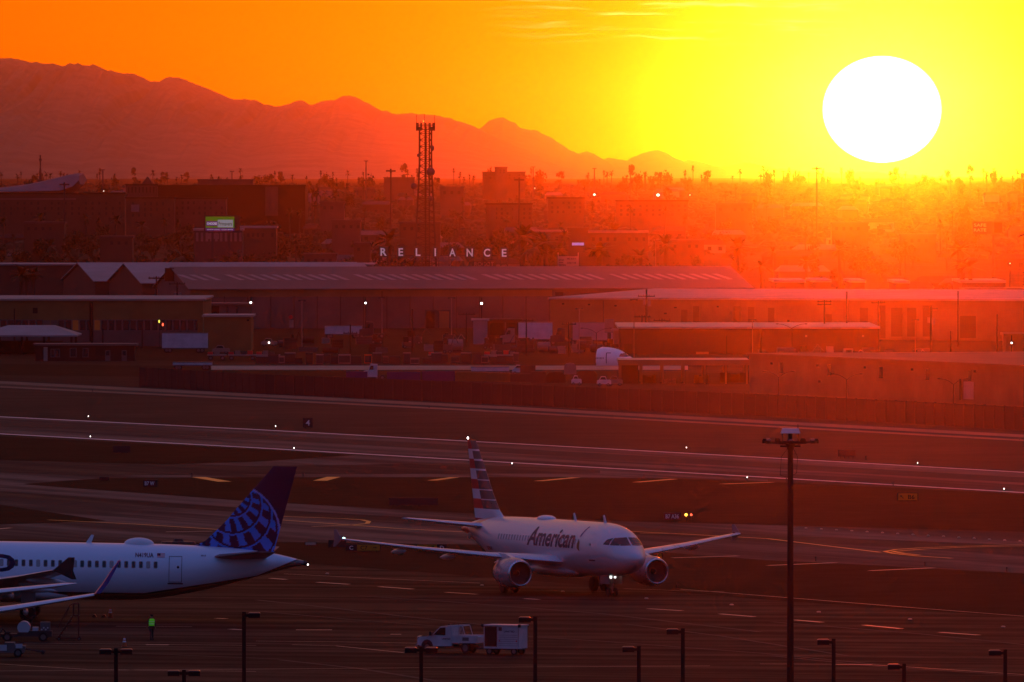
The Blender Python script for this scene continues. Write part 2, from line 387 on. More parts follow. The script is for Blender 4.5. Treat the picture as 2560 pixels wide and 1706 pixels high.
for pts in ([(710, 1435), (950, 1447), (1200, 1458)], [(1560, 1472), (1700, 1477), (1810, 1480)], [(1700, 1473), (2000, 1497), (2300, 1521), (2640, 1547)],
            [(-20, 1659), (220, 1674), (640, 1679)], [(-20, 1678), (620, 1673), (1280, 1668), (1775, 1665)], [(640, 1603), (930, 1606), (1050, 1609)], [(730, 1612), (840, 1615), (1010, 1632)], [(290, 1566), (480, 1567)], [(60, 1608), (640, 1614)],
            [(1900, 1660), (2080, 1661), (2180, 1662.5), (2290, 1669), (2640, 1692)]):
    stripe('apron_line', pts, 0.18, m_dash)
for a, b in (((365, 1612), (422, 1612.5)), ((540, 1546), (566, 1547)), ((575, 1573), (606, 1575)), ((976, 1586), (1003, 1586)), ((2082, 1661), (2180, 1662)), ((740, 1575), (830, 1575))):  # fifth pair is a painted glint of the low sun, not a marking
    stripe('apron_dash_and_glint', [a, b], 0.55, m_dash, 0.09)

m_mark = mat('tyre rubber marks', (0.008, 0.006, 0.005), 0.7, var=0.3, scale=.3)
for pts, w in (([(640, 1500), (800, 1517), (1000, 1540), (1290, 1571)], .5), ([(640, 1528), (900, 1551), (1150, 1570)], .4), ([(900, 1490), (1100, 1503), (1500, 1534), (1900, 1580)], .5), ([(1290, 1590), (1500, 1603), (1900, 1633), (2200, 1662)], .45), ([(1930, 1640), (2200, 1667), (2560, 1690)], .5), ([(-20, 1625), (300, 1632), (700, 1648)], .4), ([(1560, 1560), (1800, 1590), (2120, 1640)], .4), ([(700, 1650), (900, 1672), (1100, 1704)], .5), ([(1930, 1555), (2300, 1585), (2640, 1620)], .45)):
    stripe('tyre_mark', pts, w, m_mark, .06)
# small lights let into or standing on the pavement
m_black = mat('black metal', (0.012, 0.012, 0.014), 0.5, spec=0.4)
m_dark = mat('dark weathered steel', (0.03, 0.028, 0.028), 0.6)
m_gearlamp = mat('gear lamp', (0.9, 0.9, 0.9), 0.4, emit=(1.0, 0.96, 0.92), power=1.7)
m_rwlamp = mat('runway lamp', (0.9, 0.9, 0.9), 0.4, emit=(1.0, 0.94, 0.85), power=4.5)
m_lamp = mat('white lamp', (0.9, 0.9, 0.9), 0.4, emit=(1.0, 0.96, 0.92), power=9.0)
m_amber = mat('amber lamp', (0.9, 0.6, 0.1), 0.4, emit=(1.0, 0.55, 0.05), power=5.0)
m_redlamp = mat('red lamp', (0.8, 0.1, 0.05), 0.4, emit=(1.0, 0.12, 0.05), power=2.5)
ORD = 'first second third fourth fifth sixth seventh eighth ninth tenth eleventh twelfth thirteenth fourteenth fifteenth'.split() + ['%dth' % k for k in range(16, 90)]
for _k in (21, 31, 41): ORD[_k - 1] = '%dst' % _k; ORD[_k] = '%dnd' % (_k + 1); ORD[_k + 1] = '%drd' % (_k + 2)
def stud(p, label, w=0.7, d=1.5):
    mb = MB(); mb.box(-w / 2, w / 2, -d / 2, d / 2, 0, 0.05); mb.box(-w / 3, w / 3, -d / 3, d / 3, 0.05, 0.08)
    o = mb.build('pavement_stud', m_dash); o.location = p; return tag(o, label, 'stud', 'studs let into the pavement')
for i, (x, y) in enumerate(((818, 1435), (1205, 1464), (1407, 1480), (1616, 1497), (1829, 1513), (2047, 1531), (2275, 1549), (2508, 1568))):
    stud(G(x, y, 0.03), ORD[i] + ' pale stud of the row along the apron edge, counted from the shaded side', 0.28, 0.6)
for i in range(15):
    t = i / 14; stud(G(2015 + 535 * t, 1321 + 33 * t, 0.05), ORD[i] + ' stud from the floodlight mast in the row along the taxiway edge', 0.22, 1.2)
_ed = None
for x, y, lab in ((221, 1047, 'white light at the far runway edge on the shaded side, well before the 4 sign'), (689, 1072, 'white runway light glowing right beside the 4 sign'), (2294, 1165, 'white runway light past the floodlight mast at the far runway edge'),
                  (226, 1098, 'white light at the near runway edge on the shaded side'), (735, 1127, 'white light at the near runway edge above the tall tail fin'), (1280, 1166, 'white runway light just past the striped tail fin'),
                  (1716, 1126, 'white light at the far runway edge over the nose of the taxiing jet'), (1868, 1201, 'white light at the near runway edge in front of the floodlight mast'), (2510, 1230, 'white light at the near runway edge on the sunny side')):
    p = G(x, y)
    if _ed is None:
        _ed = thing('runway_edge_light', lab, 'light', p, 0, 'runway edge lights')
        mb = MB(); mb.cyl((0, 0, 0), (0, 0, .22), .05); mb.cyl((0, 0, 0), (0, 0, .04), .16); mb.build('stem', m_dark, _ed)
        mb = MB(); mb.ball((0, 0, .32), .055, .055, .08); mb.build('lamp', m_rwlamp, _ed, smooth=True)
    else: dup(_ed, p, 0, lab)
_tx = None
for x, y in ((2039, 1404), (2312, 1417), (2517, 1431), (1693, 1471), (1610, 1196), (1966, 1206), (2233, 1216), (758, 1192), (480, 1193), (1073, 1021), (1532, 1045), (2165, 1150), (2549, 1102), (231, 980)):
    p = G(x, y)
    if _tx is None:
        _tx = thing('taxiway_light', 'small dark unlit light stub at the pavement edge', 'light', p, 0, 'unlit taxiway edge lights')
        mb = MB(); mb.cyl((0, 0, 0), (0, 0, .3), .05); mb.cyl((0, 0, 0), (0, 0, .04), .18); mb.build('stem', m_black, _tx)
        mb = MB(); mb.cyl((0, 0, .28), (0, 0, .42), .09, .07); mb.build('lens', m_black, _tx)
    else: dup(_tx, p)

# ------------------------------------------------------------------ lettering
_TXT = {}
def text_shape(s, bold=0.0, spacing=1.0):
    """outline mesh of a word, cap height 1, starting at 0: (verts2d, faces, width)"""
    k = (s, bold, spacing)
    if k in _TXT: return _TXT[k]
    cu = bpy.data.curves.new('w', 'FONT'); cu.body = s; cu.offset = bold; cu.space_character = spacing; cu.resolution_u = 3
    o = bpy.data.objects.new('w', cu); COL.objects.link(o); bpy.context.view_layer.update()
    me = bpy.data.meshes.new_from_object(o.evaluated_get(bpy.context.evaluated_depsgraph_get()))
    vs = [(v.co.x, v.co.y) for v in me.vertices]; fs = [tuple(p.vertices) for p in me.polygons]
    bpy.data.objects.remove(o); bpy.data.curves.remove(cu); bpy.data.meshes.remove(me)
    cap = 0.729; x0 = min(v[0] for v in vs)
    vs = [((x - x0) / cap, y / cap) for x, y in vs]
    _TXT[k] = (vs, fs, max(v[0] for v in vs)); return _TXT[k]
def flat_text(s, height, width, m, parent, origin, bold=0.0, xdir=(1, 0, 0), zdir=(0, 0, 1), name='lettering', thick=(0, -0.012, 0)):
    """a word of given cap height and total width as thin raised letters, lower left corner at origin"""
    vs, fs, w = text_shape(s, bold); X = Vector(xdir); Z = Vector(zdir); O = Vector(origin)
    top = [O + X * (x * width / w) + Z * (y * height) + Vector(thick) for x, y in vs]
    mb = MB(); mb.add(top, fs); return mb.build(name, m, parent, fix=False)

# ------------------------------------------------------------------ airfield signs
m_sgnback = mat('sign back', (0.02, 0.02, 0.022), 0.7)
m_sgnyel = mat('yellow sign face', (0.40, 0.20, 0.012), 0.5)
m_sgnred = mat('red sign face', (0.13, 0.012, 0.012), 0.5)
m_sgnblk = mat('black sign face', (0.012, 0.012, 0.012), 0.6)
m_let_w = mat('white letter film', (0.75, 0.74, 0.74), 0.5, var=0.05)
m_let_k = mat('black letter film', (0.01, 0.01, 0.01), 0.5, var=0.05)
def sign(x0, y0, x1, y1, label, panels, legs=3, foot=4):
    """panels: (fraction from, to, face material, text, letter material)"""
    p = G((x0 + x1) / 2, y1 + foot); s = F / p.y; w = (x1 - x0) / s; h = (y1 - y0) / s; lz = foot / s
    t = thing('airfield_sign', label, 'sign', p, 0, 'airfield guidance signs')
    mb = MB(); mb.box(-w / 2, w / 2, 0, .35, lz, lz + h); mb.box(-w / 2 - .04, -w / 2, -.03, .38, lz, lz + h); mb.box(w / 2, w / 2 + .04, -.03, .38, lz, lz + h)
    mb.build('housing', m_sgnback, t)
    for i in range(legs):
        xx = -w / 2 + w * (i + .5) / legs
        mb = MB(); mb.cyl((xx, .17, 0), (xx, .17, lz), .05, n=6); mb.build('leg', m_sgnback, t)
    for a, b, m, tx, lm in panels:
        xa = -w / 2 + w * a; xb = -w / 2 + w * b
        mb = MB(); mb.box(xa + .02, xb - .02, -.02, 0.0, lz + .04, lz + h - .04); fo = mb.build('face', m, t)
        if tx and tx[0] in '<>^' or tx and tx[-1] in '<>^':
            k = tx[0] if tx[0] in '<>^' else tx[-1]; tx = tx.strip('<>^ ')
            c = Vector((xa + (xb - xa) * (.78 if k == '>' else .2), -.022, lz + h * .5)); r = h * .30; ang = {'>': 0, '<': math.pi, '^': 2.35}[k]
            pts = [(-1, .13), (.35, .13), (.2, .55), (1, 0), (.2, -.55), (.35, -.13), (-1, -.13)]
            mb = MB(); mb.plate([c + Vector(((x * math.cos(ang) - y * math.sin(ang)) * r, 0, (x * math.sin(ang) + y * math.cos(ang)) * r)) for x, y in pts], (0, -.012, 0)); mb.build('arrow', lm, fo)
            if k == '>': xb = xa + (xb - xa) * .62
            else: xa = xa + (xb - xa) * .36
        if tx:
            fw = min((xb - xa) * .80, h * .58 * text_shape(tx, .015)[2] * 1.1); flat_text(tx, h * .58, fw, lm, fo, ((xa + xb) / 2 - fw / 2, -.022, lz + h * .21), 0.015)
    return t
sign(758, 1045, 781, 1069, 'black runway distance sign with a white 4', [(0, 1, m_sgnblk, '4', m_let_w)], 2, 3)
sign(283, 1115, 325, 1132, 'dark back of a sign in the soil between runway and taxiway', [])
sign(973, 1245, 1094, 1263, 'very long black sign back on a row of legs', [], 9, 5)
sign(2096, 1125, 2138, 1142, 'dark red-lit sign back standing above the runway edge', [], 4, 5)
sign(822, 1350, 864, 1368, 'dark sign back next to the black C sign', [], 3, 3)
sign(866, 1361, 950, 1378, 'black C and yellow C7 sign with arrow', [(0, .29, m_sgnblk, 'C', m_let_w), (.31, 1, m_sgnyel, 'C7>', m_let_k)], 5, 4)
sign(1042, 1361, 1116, 1378, 'yellow sign with arrow and C7 partly behind the wing', [(0, .68, m_sgnyel, '<C7', m_let_k), (.70, 1, m_sgnblk, 'D', m_let_w)], 5, 4)
sign(2244, 1233, 2294, 1252, 'dim yellow B6 sign with a slanting arrow', [(0.02, 1, m_sgnyel, '^B6', m_let_k)], 3, 4)
sign(1660, 1282, 1702, 1300, 'sign with worn white characters beside two warning lamps', [(0, .98, m_sgnred, 'B7 A36', m_let_w)], 5, 4)
sign(359, 1200, 393, 1217, 'sign with pale characters in the soil behind the tall tail fin', [(0, .88, m_sgnred, 'B7 W', m_let_w)], 3, 3)
sign(250, 1193, 271, 1201, 'tiny dark red sign with faint characters by the taxiway', [(0, 1, m_sgnred, 'B81', m_sgnblk)], 2, 3)
sign(1625, 1383, 1655, 1408, 'yellow sign showing between wing and engine', [(0, 1, m_sgnyel, 'N', m_let_k)], 2, 4)
sign(763, 1355, 790, 1364, 'small blank pale orange sign on the soil', [(0, 1, m_dash, None, None)], 2, 2)
p = G(1721, 1304)
t = thing('guard_light', 'pair of amber and red warning lamps on short posts', 'light', p)
for xx, m, r in ((-.22, m_amber, .13), (.26, m_redlamp, .11)):
    mb = MB(); mb.cyl((xx, 0.1, 0), (xx, 0.1, .5), .04); mb.build('post', m_black, t)
    mb = MB(); mb.box(xx - .2, xx + .2, 0, .2, .4, .85); mb.build('housing', m_black, t)
    mb = MB(); mb.ball((xx, -.02, .62), r, .06, r); mb.build('lamp', m, t, smooth=True)
# dark round plate and shed-like box on the soil
mb = MB(); mb.cyl((0, 0, 0), (0, 0, .25), 1.6, 1.5, 16); mb.cyl((0, 0, .25), (0, 0, .5), .5, .4, 10)
o = mb.build('beacon_base', m_black); o.location = G(446, 1361); tag(o, 'low dark round base on the soil behind the tail', 'base')

# ------------------------------------------------------------------ perimeter wall of concrete panels
def build_wall():
    line = [(350, 966), (640, 985), (960, 998), (1280, 1013), (1600, 1027), (1920, 1041), (2240, 1058), (2640, 1080)]
    P = [G(x, y) for x, y in line]; h = 2.85
    root = thing('perimeter_wall', 'long dark perimeter wall of upright panels behind the airfield road', 'wall', P[0])
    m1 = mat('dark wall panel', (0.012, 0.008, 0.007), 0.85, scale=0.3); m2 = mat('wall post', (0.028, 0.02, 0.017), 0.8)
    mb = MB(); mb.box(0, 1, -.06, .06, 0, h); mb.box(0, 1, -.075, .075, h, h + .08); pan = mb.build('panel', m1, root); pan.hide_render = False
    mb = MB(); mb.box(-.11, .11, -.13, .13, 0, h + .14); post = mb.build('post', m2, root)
    first = True
    for a, b in zip(P, P[1:]):
        L = (b - a).length; n = max(1, round(L / 3.5)); ang = math.atan2(b.y - a.y, b.x - a.x); u = (b - a) / n
        for i in range(n):
            q = a + u * i - P[0]
            for src, off, sx in ((pan, 0.11, L / n - .22), (post, 0, 1)):
                if first and src is pan: o = src
                elif first: o = src
                else: o = src.copy(); COL.objects.link(o); o.parent = root
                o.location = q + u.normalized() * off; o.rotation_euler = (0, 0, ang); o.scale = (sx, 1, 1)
            first = False
build_wall()
# ------------------------------------------------------------------ airliners
FC = 3.6                                     # height of the fuselage centre line
NOSE = [(0, -.52, -.60, .04), (.12, -.28, -.84, .30), (.35, -.08, -1.05, .54), (.7, .13, -1.25, .80), (1.1, .33, -1.42, 1.03), (1.6, .62, -1.58, 1.27), (2.1, 1.0, -1.71, 1.46), (2.6, 1.33, -1.80, 1.60), (3.2, 1.62, -1.89, 1.73), (4.0, 1.85, -1.97, 1.85), (5.0, 2.0, -2.03, 1.93), (6.2, 2.07, -2.07, 1.975)]
TAIL = [(13.5, 2.07, -2.07, 1.975), (11.5, 2.06, -1.98, 1.95), (9.5, 2.03, -1.72, 1.83), (7.5, 1.97, -1.32, 1.62), (5.5, 1.87, -.82, 1.32), (3.5, 1.68, -.26, .93), (1.8, 1.42, .24, .58), (.5, 1.12, .55, .36), (0, 1.0, .62, .3)]
def interp(tab, x):
    """smooth interpolation of a table of rows (x, ...)"""
    n = len(tab); i = 0
    while i < n - 2 and x > tab[i + 1][0]: i += 1
    a, b = tab[i], tab[i + 1]; t = max(0, min(1, (x - a[0]) / (b[0] - a[0]))); dx = b[0] - a[0]
    p = tab[max(0, i - 1)]; q = tab[min(n - 1, i + 2)]; out = []
    for k in range(1, len(a)):
        ma = (b[k] - p[k]) / (b[0] - p[0]) if i > 0 else (b[k] - a[k]) / dx
        mb_ = (q[k] - a[k]) / (q[0] - a[0]) if i < n - 2 else (b[k] - a[k]) / dx
        if i == 0 and a[0] == 0: ma = (b[k] - a[k]) / dx * 1.3
        t2, t3 = t * t, t * t * t
        out.append((2 * t3 - 3 * t2 + 1) * a[k] + (t3 - 2 * t2 + t) * dx * ma + (-2 * t3 + 3 * t2) * b[k] + (t3 - t2) * dx * mb_)
    return out
class Hull:
    """fuselage shape; a = metres behind the nose, positions in the aircraft's own frame (x forward, z up)"""
    def __init__(s, L, amg):
        s.L, s.amg = L, amg
        s.tab = NOSE + [(L - e, *r) for e, *r in TAIL]
    def sec(s, a):
        top, bot, hw = interp(s.tab, a)
        return (top + bot) / 2 + FC, (top - bot) / 2, max(hw, .02)
    def side(s, a, z, sgn, off=0.0):
        c, hh, hw = s.sec(a); q = max(-.995, min(.995, (z - c) / hh)); y = hw * math.sqrt(1 - q * q)
        n = Vector((0, y / hw ** 2, (z - c) / hh ** 2)).normalized()
        return Vector((s.amg - a, sgn * (y + n.y * off), z + n.z * off))
    def front(s, y, z, off=0.0):
        lo, hi = 0.0, 6.0
        for _ in range(30):
            a = (lo + hi) / 2; c, hh, hw = s.sec(a)
            if (y / hw) ** 2 + ((z - c) / hh) ** 2 > 1: lo = a
            else: hi = a
        return Vector((s.amg - hi + off, y, z + off * .5))
    def top(s, a): c, hh, hw = s.sec(a); return c + hh
    def patch(s, a0, a1, z0, z1, nu, nv, off, sgn, mb):
        g = [[s.side(a0 + (a1 - a0) * i / nu, z0 + (z1 - z0) * j / nv, sgn, off) for i in range(nu + 1)] for j in range(nv + 1)]
        return mb.loft(g, closed=False)
    def quad(s, pts, off, mode, sgn, mb, n=5):
        """a four-cornered pane lying on the skin; pts are (a,z) seen from the side or (y,z) seen from the front"""
        g = []
        for j in range(n + 1):
            row = []
            for i in range(n + 1):
                u, v = i / n, j / n
                x = (pts[0][0] * (1 - u) + pts[1][0] * u) * (1 - v) + (pts[3][0] * (1 - u) + pts[2][0] * u) * v
                z = (pts[0][1] * (1 - u) + pts[1][1] * u) * (1 - v) + (pts[3][1] * (1 - u) + pts[2][1] * u) * v
                row.append(s.side(x, z, sgn, off) if mode == 'side' else s.front(sgn * x, z, off))
            g.append(row)
        return mb.loft(g, closed=False)
    def poly(s, pts, off, sgn, mb, cuts=0.25):
        """an outline in (a,z) wrapped on the skin"""
        bm = bmesh.new(); bm.faces.new([bm.verts.new((a, 0, z)) for a, z in pts]); s._wrap(bm, off, sgn, mb, cuts)
    def words(s, text, h, w, a0, z0, sgn, off, mb, bold=0.02, shear=0.0):
        """lettering that reads correctly from that side; a0 is where the word begins"""
        vs, fs, tw = text_shape(text, bold); bm = bmesh.new(); d = 1 if sgn > 0 else -1
        bv = [bm.verts.new((a0 + d * (x * w / tw + shear * y * h), 0, z0 + y * h)) for x, y in vs]
        for f in fs:
            try: bm.faces.new([bv[i] for i in f])
            except ValueError: pass
        s._wrap(bm, off, sgn, mb, 0.2)
    def _wrap(s, bm, off, sgn, mb, cuts):
        zs = [v.co.z for v in bm.verts]; z = min(zs) + cuts
        while z < max(zs):
            bmesh.ops.bisect_plane(bm, geom=bm.verts[:] + bm.edges[:] + bm.faces[:], plane_co=(0, 0, z), plane_no=(0, 0, 1)); z += cuts
        bmesh.ops.triangulate(bm, faces=bm.faces[:]); bm.verts.index_update()
        mb.add([s.side(v.co.x, v.co.z, sgn, off) for v in bm.verts], [tuple(v.index for v in f.verts) for f in bm.faces]); bm.free()

def paint(name, base, rough, metal, coat, zones):
    """aircraft paint; zones: function(t, x, z) -> list of (mask, colour)"""
    m = bpy.data.materials.new(name); m.use_nodes = True; t = NT(m.node_tree)
    b = t.n('ShaderNodeBsdfPrincipled'); o = t.n('ShaderNodeOutputMaterial'); t.t.links.new(b.outputs[0], o.inputs[0])
    pos = t.n('ShaderNodeTexCoord').outputs['Object']; x, y, z = t.xyz(pos)
    col = t.mix(t.rng(t.noise(t.vm('MULTIPLY', pos, (.5, 1, 1)), 1.1, 4.0), .3, .7, 0, .10), base, tuple(c * .6 for c in base))
    for mask, c in zones(t, x, z): col = t.mix(mask, col, c)
    t.put(b.inputs['Base Color'], col)
    b.inputs['Roughness'].default_value = rough; b.inputs['Metallic'].default_value = metal
    b.inputs['Coat Weight'].default_value = coat; b.inputs['Coat Roughness'].default_value = .28
    return m
m_white_ac = mat('white aircraft paint', (0.72, 0.73, 0.75), 0.35, var=0.04, coat=0.35)
m_grey_ac = mat('grey wing paint', (0.46, 0.47, 0.49), 0.35, var=0.06, coat=0.3)
m_navy = mat('navy paint', (0.006, 0.008, 0.045), 0.35, var=0.1, coat=0.05, spec=.15)
m_globe = mat('bright blue paint', (0.012, 0.22, 0.80), 0.35, var=0.08, coat=0.05, spec=.15)
m_globe2 = mat('pale blue line paint', (0.16, 0.30, 0.75), 0.35, var=0.05, coat=0.3)
m_violet = mat('violet blue winglet paint', (0.035, 0.03, 0.26), 0.35, var=0.08, coat=0.3)
m_pane = mat('dark cabin glass', (0.015, 0.013, 0.015), 0.12, var=0.05, spec=0.6)
m_shade = mat('lowered window shade', (0.33, 0.32, 0.32), 0.5, var=0.08)
m_rim = mat('window rim', (0.30, 0.31, 0.33), 0.4)
m_seam = mat('door seam', (0.05, 0.05, 0.06), 0.6)
m_pseam = mat('pale door outline', (0.62, 0.60, 0.62), 0.5)
m_chrome = mat('bare metal lip', (0.62, 0.62, 0.64), 0.22, 1.0, var=0.05)
m_fan = mat('dark fan', (0.02, 0.018, 0.018), 0.5)
m_tyre = mat('tyre rubber', (0.014, 0.013, 0.013), 0.85)
m_strut = mat('gear leg', (0.18, 0.18, 0.19), 0.5, 0.4)
m_redp = mat('red livery paint', (0.55, 0.018, 0.02), 0.35, var=0.08, coat=0.4)
m_silverp = mat('silver livery paint', (0.66, 0.63, 0.66), 0.32, 0.1, var=0.05, coat=0.5)
m_bluegrey = mat('blue grey livery paint', (0.085, 0.065, 0.065), 0.32, 0.2, var=0.06, coat=0.4)
m_letter_ac = mat('dark lettering film', (0.035, 0.02, 0.05), 0.4, var=0.05)

def airfoil(c, t, le, y, z, n=7):
    """section ring at span y: le = x of the leading edge, c = chord (towards -x)"""
    fr = [0, .03, .12, .32, .55, .8, 1.0]; th = [0, .30, .80, 1.0, .82, .42, .03]
    up = [(le - f * c, y, z + t * c * .62 * h) for f, h in zip(fr, th)]
    dn = [(le - f * c, y, z - t * c * .38 * h) for f, h in zip(fr[1:], th[1:])]
    return up + list(reversed(dn))
def airliner(name, label, loc, rotz, L, amg, kw):
    hull = Hull(L, amg); dA = amg - 17.71            # wing and engines sit where the main gear is
    root = thing(name, label, 'airplane', loc, 0, 'airliners on the airfield'); root.rotation_euler = (0, kw.get('pitch', 0), rotz)
    X = lambda a: amg - a
    det = kw.get('detail', True)
    # fuselage
    st = sorted(set([0, .03, .08, .16, .26, .4, .55, .75, .95, 1.2, 1.5, 1.8, 2.1, 2.4, 2.7, 3.0, 3.4, 3.8, 4.3, 4.8, 5.5, 6.2] + [6.2 + (L - 19.7) * i / 12 for i in range(13)] + [L - e for e in (12.5, 11.5, 10.5, 9.5, 8.5, 7.5, 6.5, 5.5, 4.5, 3.5, 2.6, 1.8, 1.1, .5, 0)]))
    rings = []
    for a in st:
        c, hh, hw = hull.sec(a)
        rings.append([(X(a), hw * math.cos(2 * math.pi * i / 48), c + hh * math.sin(2 * math.pi * i / 48)) for i in range(48)])
    mb = MB(); mb.loft(rings); fus = mb.build('fuselage', kw['skin'], root, smooth='auto')
    mb = MB(); c, hh, hw = hull.sec(L); mb.cyl((X(L) + .02, 0, c), (X(L) - .25, 0, c), hw * .72, hw * .5, 14); mb.build('exhaust', m_black, root)
    if det:
        mb = MB()                                     # wing-to-body fairing
        mb.ball((X(16.0 + dA), 0, FC - 1.75), 5.6, 1.75, .62, 20, 10); mb.build('belly_fairing', kw.get('belly', kw['skin']), root, smooth=True)
    tip_z = kw.get('tip_z', 4.2); zr = 2.55
    span = [(0.6, 12.0, 6.6, .14), (1.95, 12.3, 6.1, .14), (6.4, 14.6, 3.8, .12), (11.5, 17.2, 2.6, .11), (16.9, 19.9, 1.5, .10)]
    if kw.get('pointed'): span = span[:-1] + [(16.0, 19.45, 1.6, .10), (16.9, 20.6, .35, .08)]
    for sgn in (1, -1):
        rings = []
        for y, a, c, tc in span:
            f = max(0, (y - 1.95) / 14.95); z = zr + (tip_z - zr) * (.75 * f + .25 * f * f)
            rings.append(airfoil(c, tc * kw.get('thick', 1.0), X(a + dA), sgn * y, z))
        mb = MB(); mb.loft(rings); w = mb.build('wing', kw.get('wing', m_grey_ac), root, smooth='auto')
        for y in (4.2, 8.6, 12.4):                    # flap track fairings
            f = (y - 1.95) / 14.95; z = zr + (tip_z - zr) * (.75 * f + .25 * f * f) - .28; a = 18.2 + max(0, y - 6.4) * .20 + dA
            mb = MB(); mb.loft([[(X(a - 1.5 + q * 3.1), sgn * y + r * .20 * math.cos(k * math.pi / 4), z - q * .18 + r * .26 * math.sin(k * math.pi / 4)) for k in range(8)] for q, r in ((0, .05), (.15, .7), (.45, 1), (.75, .7), (1, .05))])
            mb.build('flap_fairing', kw.get('wing', m_grey_ac), w, smooth=True)
        tl, tz, ty = X(19.9 + dA), tip_z, sgn * 16.9
        if kw['tip'] == 'fence':
            mb = MB()
            mb.plate([(tl - .1, ty - .03, tz), (tl - 1.2, ty - .03, tz + kw.get('fz', .95)), (tl - 1.65, ty - .03, tz + kw.get('fz', .95)), (tl - 1.55, ty - .03, tz), (tl - 1.8, ty - .03, tz - .62), (tl - 1.45, ty - .03, tz - .62)], (0, .06, 0))
            mb.build('wingtip_fence', kw.get('fence', m_grey_ac), root)
        elif kw['tip'] == 'sharklet':
            def blade(c, w, x, y, z): return [(x, y - w * .3, z), (x - c * .3, y - w * .5, z), (x - c, y, z), (x - c * .3, y + w * .5, z)]
            mb = MB(); mb.loft([blade(1.5, .22, tl, ty - sgn * .1, tz + .02), blade(1.45, .42, tl - .1, ty + sgn * .22, tz + .12), blade(1.2, .42, tl - .8, ty + sgn * .70, tz + .75), blade(.9, .30, tl - 1.4, ty + sgn * 1.18, tz + 1.55), blade(.5, .14, tl - 2.0, ty + sgn * 1.62, tz + 2.25)])
            mb.build('winglet', m_violet, root, smooth='auto')
        m = kw.get('navlight')
        if m:
            mb = MB(); mb.ball((tl - .55, ty - sgn * .35, tz + .05), .16, .1, .09, 8, 5); mb.build('nav_light', m if sgn == kw.get('navside', 1) else m_pane, w)
        # tail planes
        mb = MB(); hz = FC + 1.12
        mb.loft([airfoil(4.3, .11, X(L - 7.0), sgn * .3, hz), airfoil(4.0, .11, X(L - 6.7), sgn * .9, hz + .06), airfoil(1.45, .10, X(L - 3.35), sgn * 6.22, hz + .66)])
        mb.build('tailplane', kw.get('tailplane', m_grey_ac), root, smooth='auto')
        # engines
        ex, ey, ez = X(11.0 + dA), sgn * 5.75, 1.74
        n = 28
        def ring(dx, r, sq=0.0): return [(ex - dx, ey + r * math.cos(2 * math.pi * i / n), ez + r * math.sin(2 * math.pi * i / n) * (1 - sq * (math.sin(2 * math.pi * i / n) < 0))) for i in range(n)]
        mb = MB(); mb.loft([ring(.14, 1.0), ring(.35, 1.09), ring(.9, 1.18), ring(1.7, 1.2), ring(2.6, 1.10), ring(3.3, .95), ring(3.3, .86), ring(2.6, .90)], caps=False)
        en = mb.build('engine', kw.get('nacelle', kw['plain']), root, smooth=True)
        mb = MB(); mb.loft([ring(.14, 1.003), ring(.04, .97), ring(0, .92), ring(.06, .87), ring(.2, .84), ring(.75, .86)], caps=False); mb.build('inlet_lip', m_chrome, en, smooth=True)
        mb = MB(); mb.cyl((ex - .75, ey, ez), (ex - .8, ey, ez), .86, n=n); mb.build('fan', m_fan, en)
        mb = MB(); mb.cyl((ex - .35, ey, ez), (ex - .76, ey, ez), .03, .26, 14); mb.build('spinner', m_fan, en, smooth=True)
        mb = MB(); mb.loft([ring(2.3, .80), ring(3.3, .66), ring(4.1, .47), ring(4.15, .36), ring(4.9, .05)]); mb.build('exhaust_cone', m_strut, en, smooth=True)
        mb = MB(); mb.plate([(ex - .9, ey - .16, ez + 1.05), (ex - 3.2, ey - .16, ez + .8), (ex - 5.2, ey - .16, ez + 1.05), (ex - 4.6, ey - .16, ez + 1.5), (ex - 2.6, ey - .16, ez + 1.42)], (0, .32, 0)); mb.build('pylon', kw['plain'], root)
        # main gear
        g = sgn * 3.8
        mb = MB(); mb.cyl((0, g, .6), (0, g, 2.6), .15, .19, 10); mb.cyl((0, g, 1.2), (0, g - sgn * 1.1, 2.4), .07, n=6); mb.cyl((0, g - .5, .585), (0, g + .5, .585), .09, n=8); mb.box(-.55, .5, g + sgn * .35, g + sgn * .39, .95, 2.5)
        gear = mb.build('main_gear', m_strut, root)
        for k in (-1, 1):
            mb = MB(); y0 = g + k * .46
            mb.loft([[(r * math.cos(2 * math.pi * i / 22), y, .585 + r * math.sin(2 * math.pi * i / 22)) for i in range(22)] for y, r in ((y0 - .21, .40), (y0 - .2, .52), (y0 - .12, .585), (y0 + .12, .585), (y0 + .2, .52), (y0 + .21, .40))]); mb.build('wheel', m_tyre, gear, smooth='auto')
    # nose gear
    gx = X(5.07)
    mb = MB(); mb.cyl((gx, 0, .38), (gx + .15, 0, 2.0), .09, .12, 10); mb.cyl((gx, -.27, .38), (gx, .27, .38), .06); mb.cyl((gx, 0, .9), (gx - .9, 0, 1.9), .05, n=6); mb.box(gx - 1.0, gx + .7, -.55, -.5, 1.0, 1.75); mb.box(gx - 1.0, gx + .7, .5, .55, 1.0, 1.75)
    ng = mb.build('nose_gear', m_strut, root)
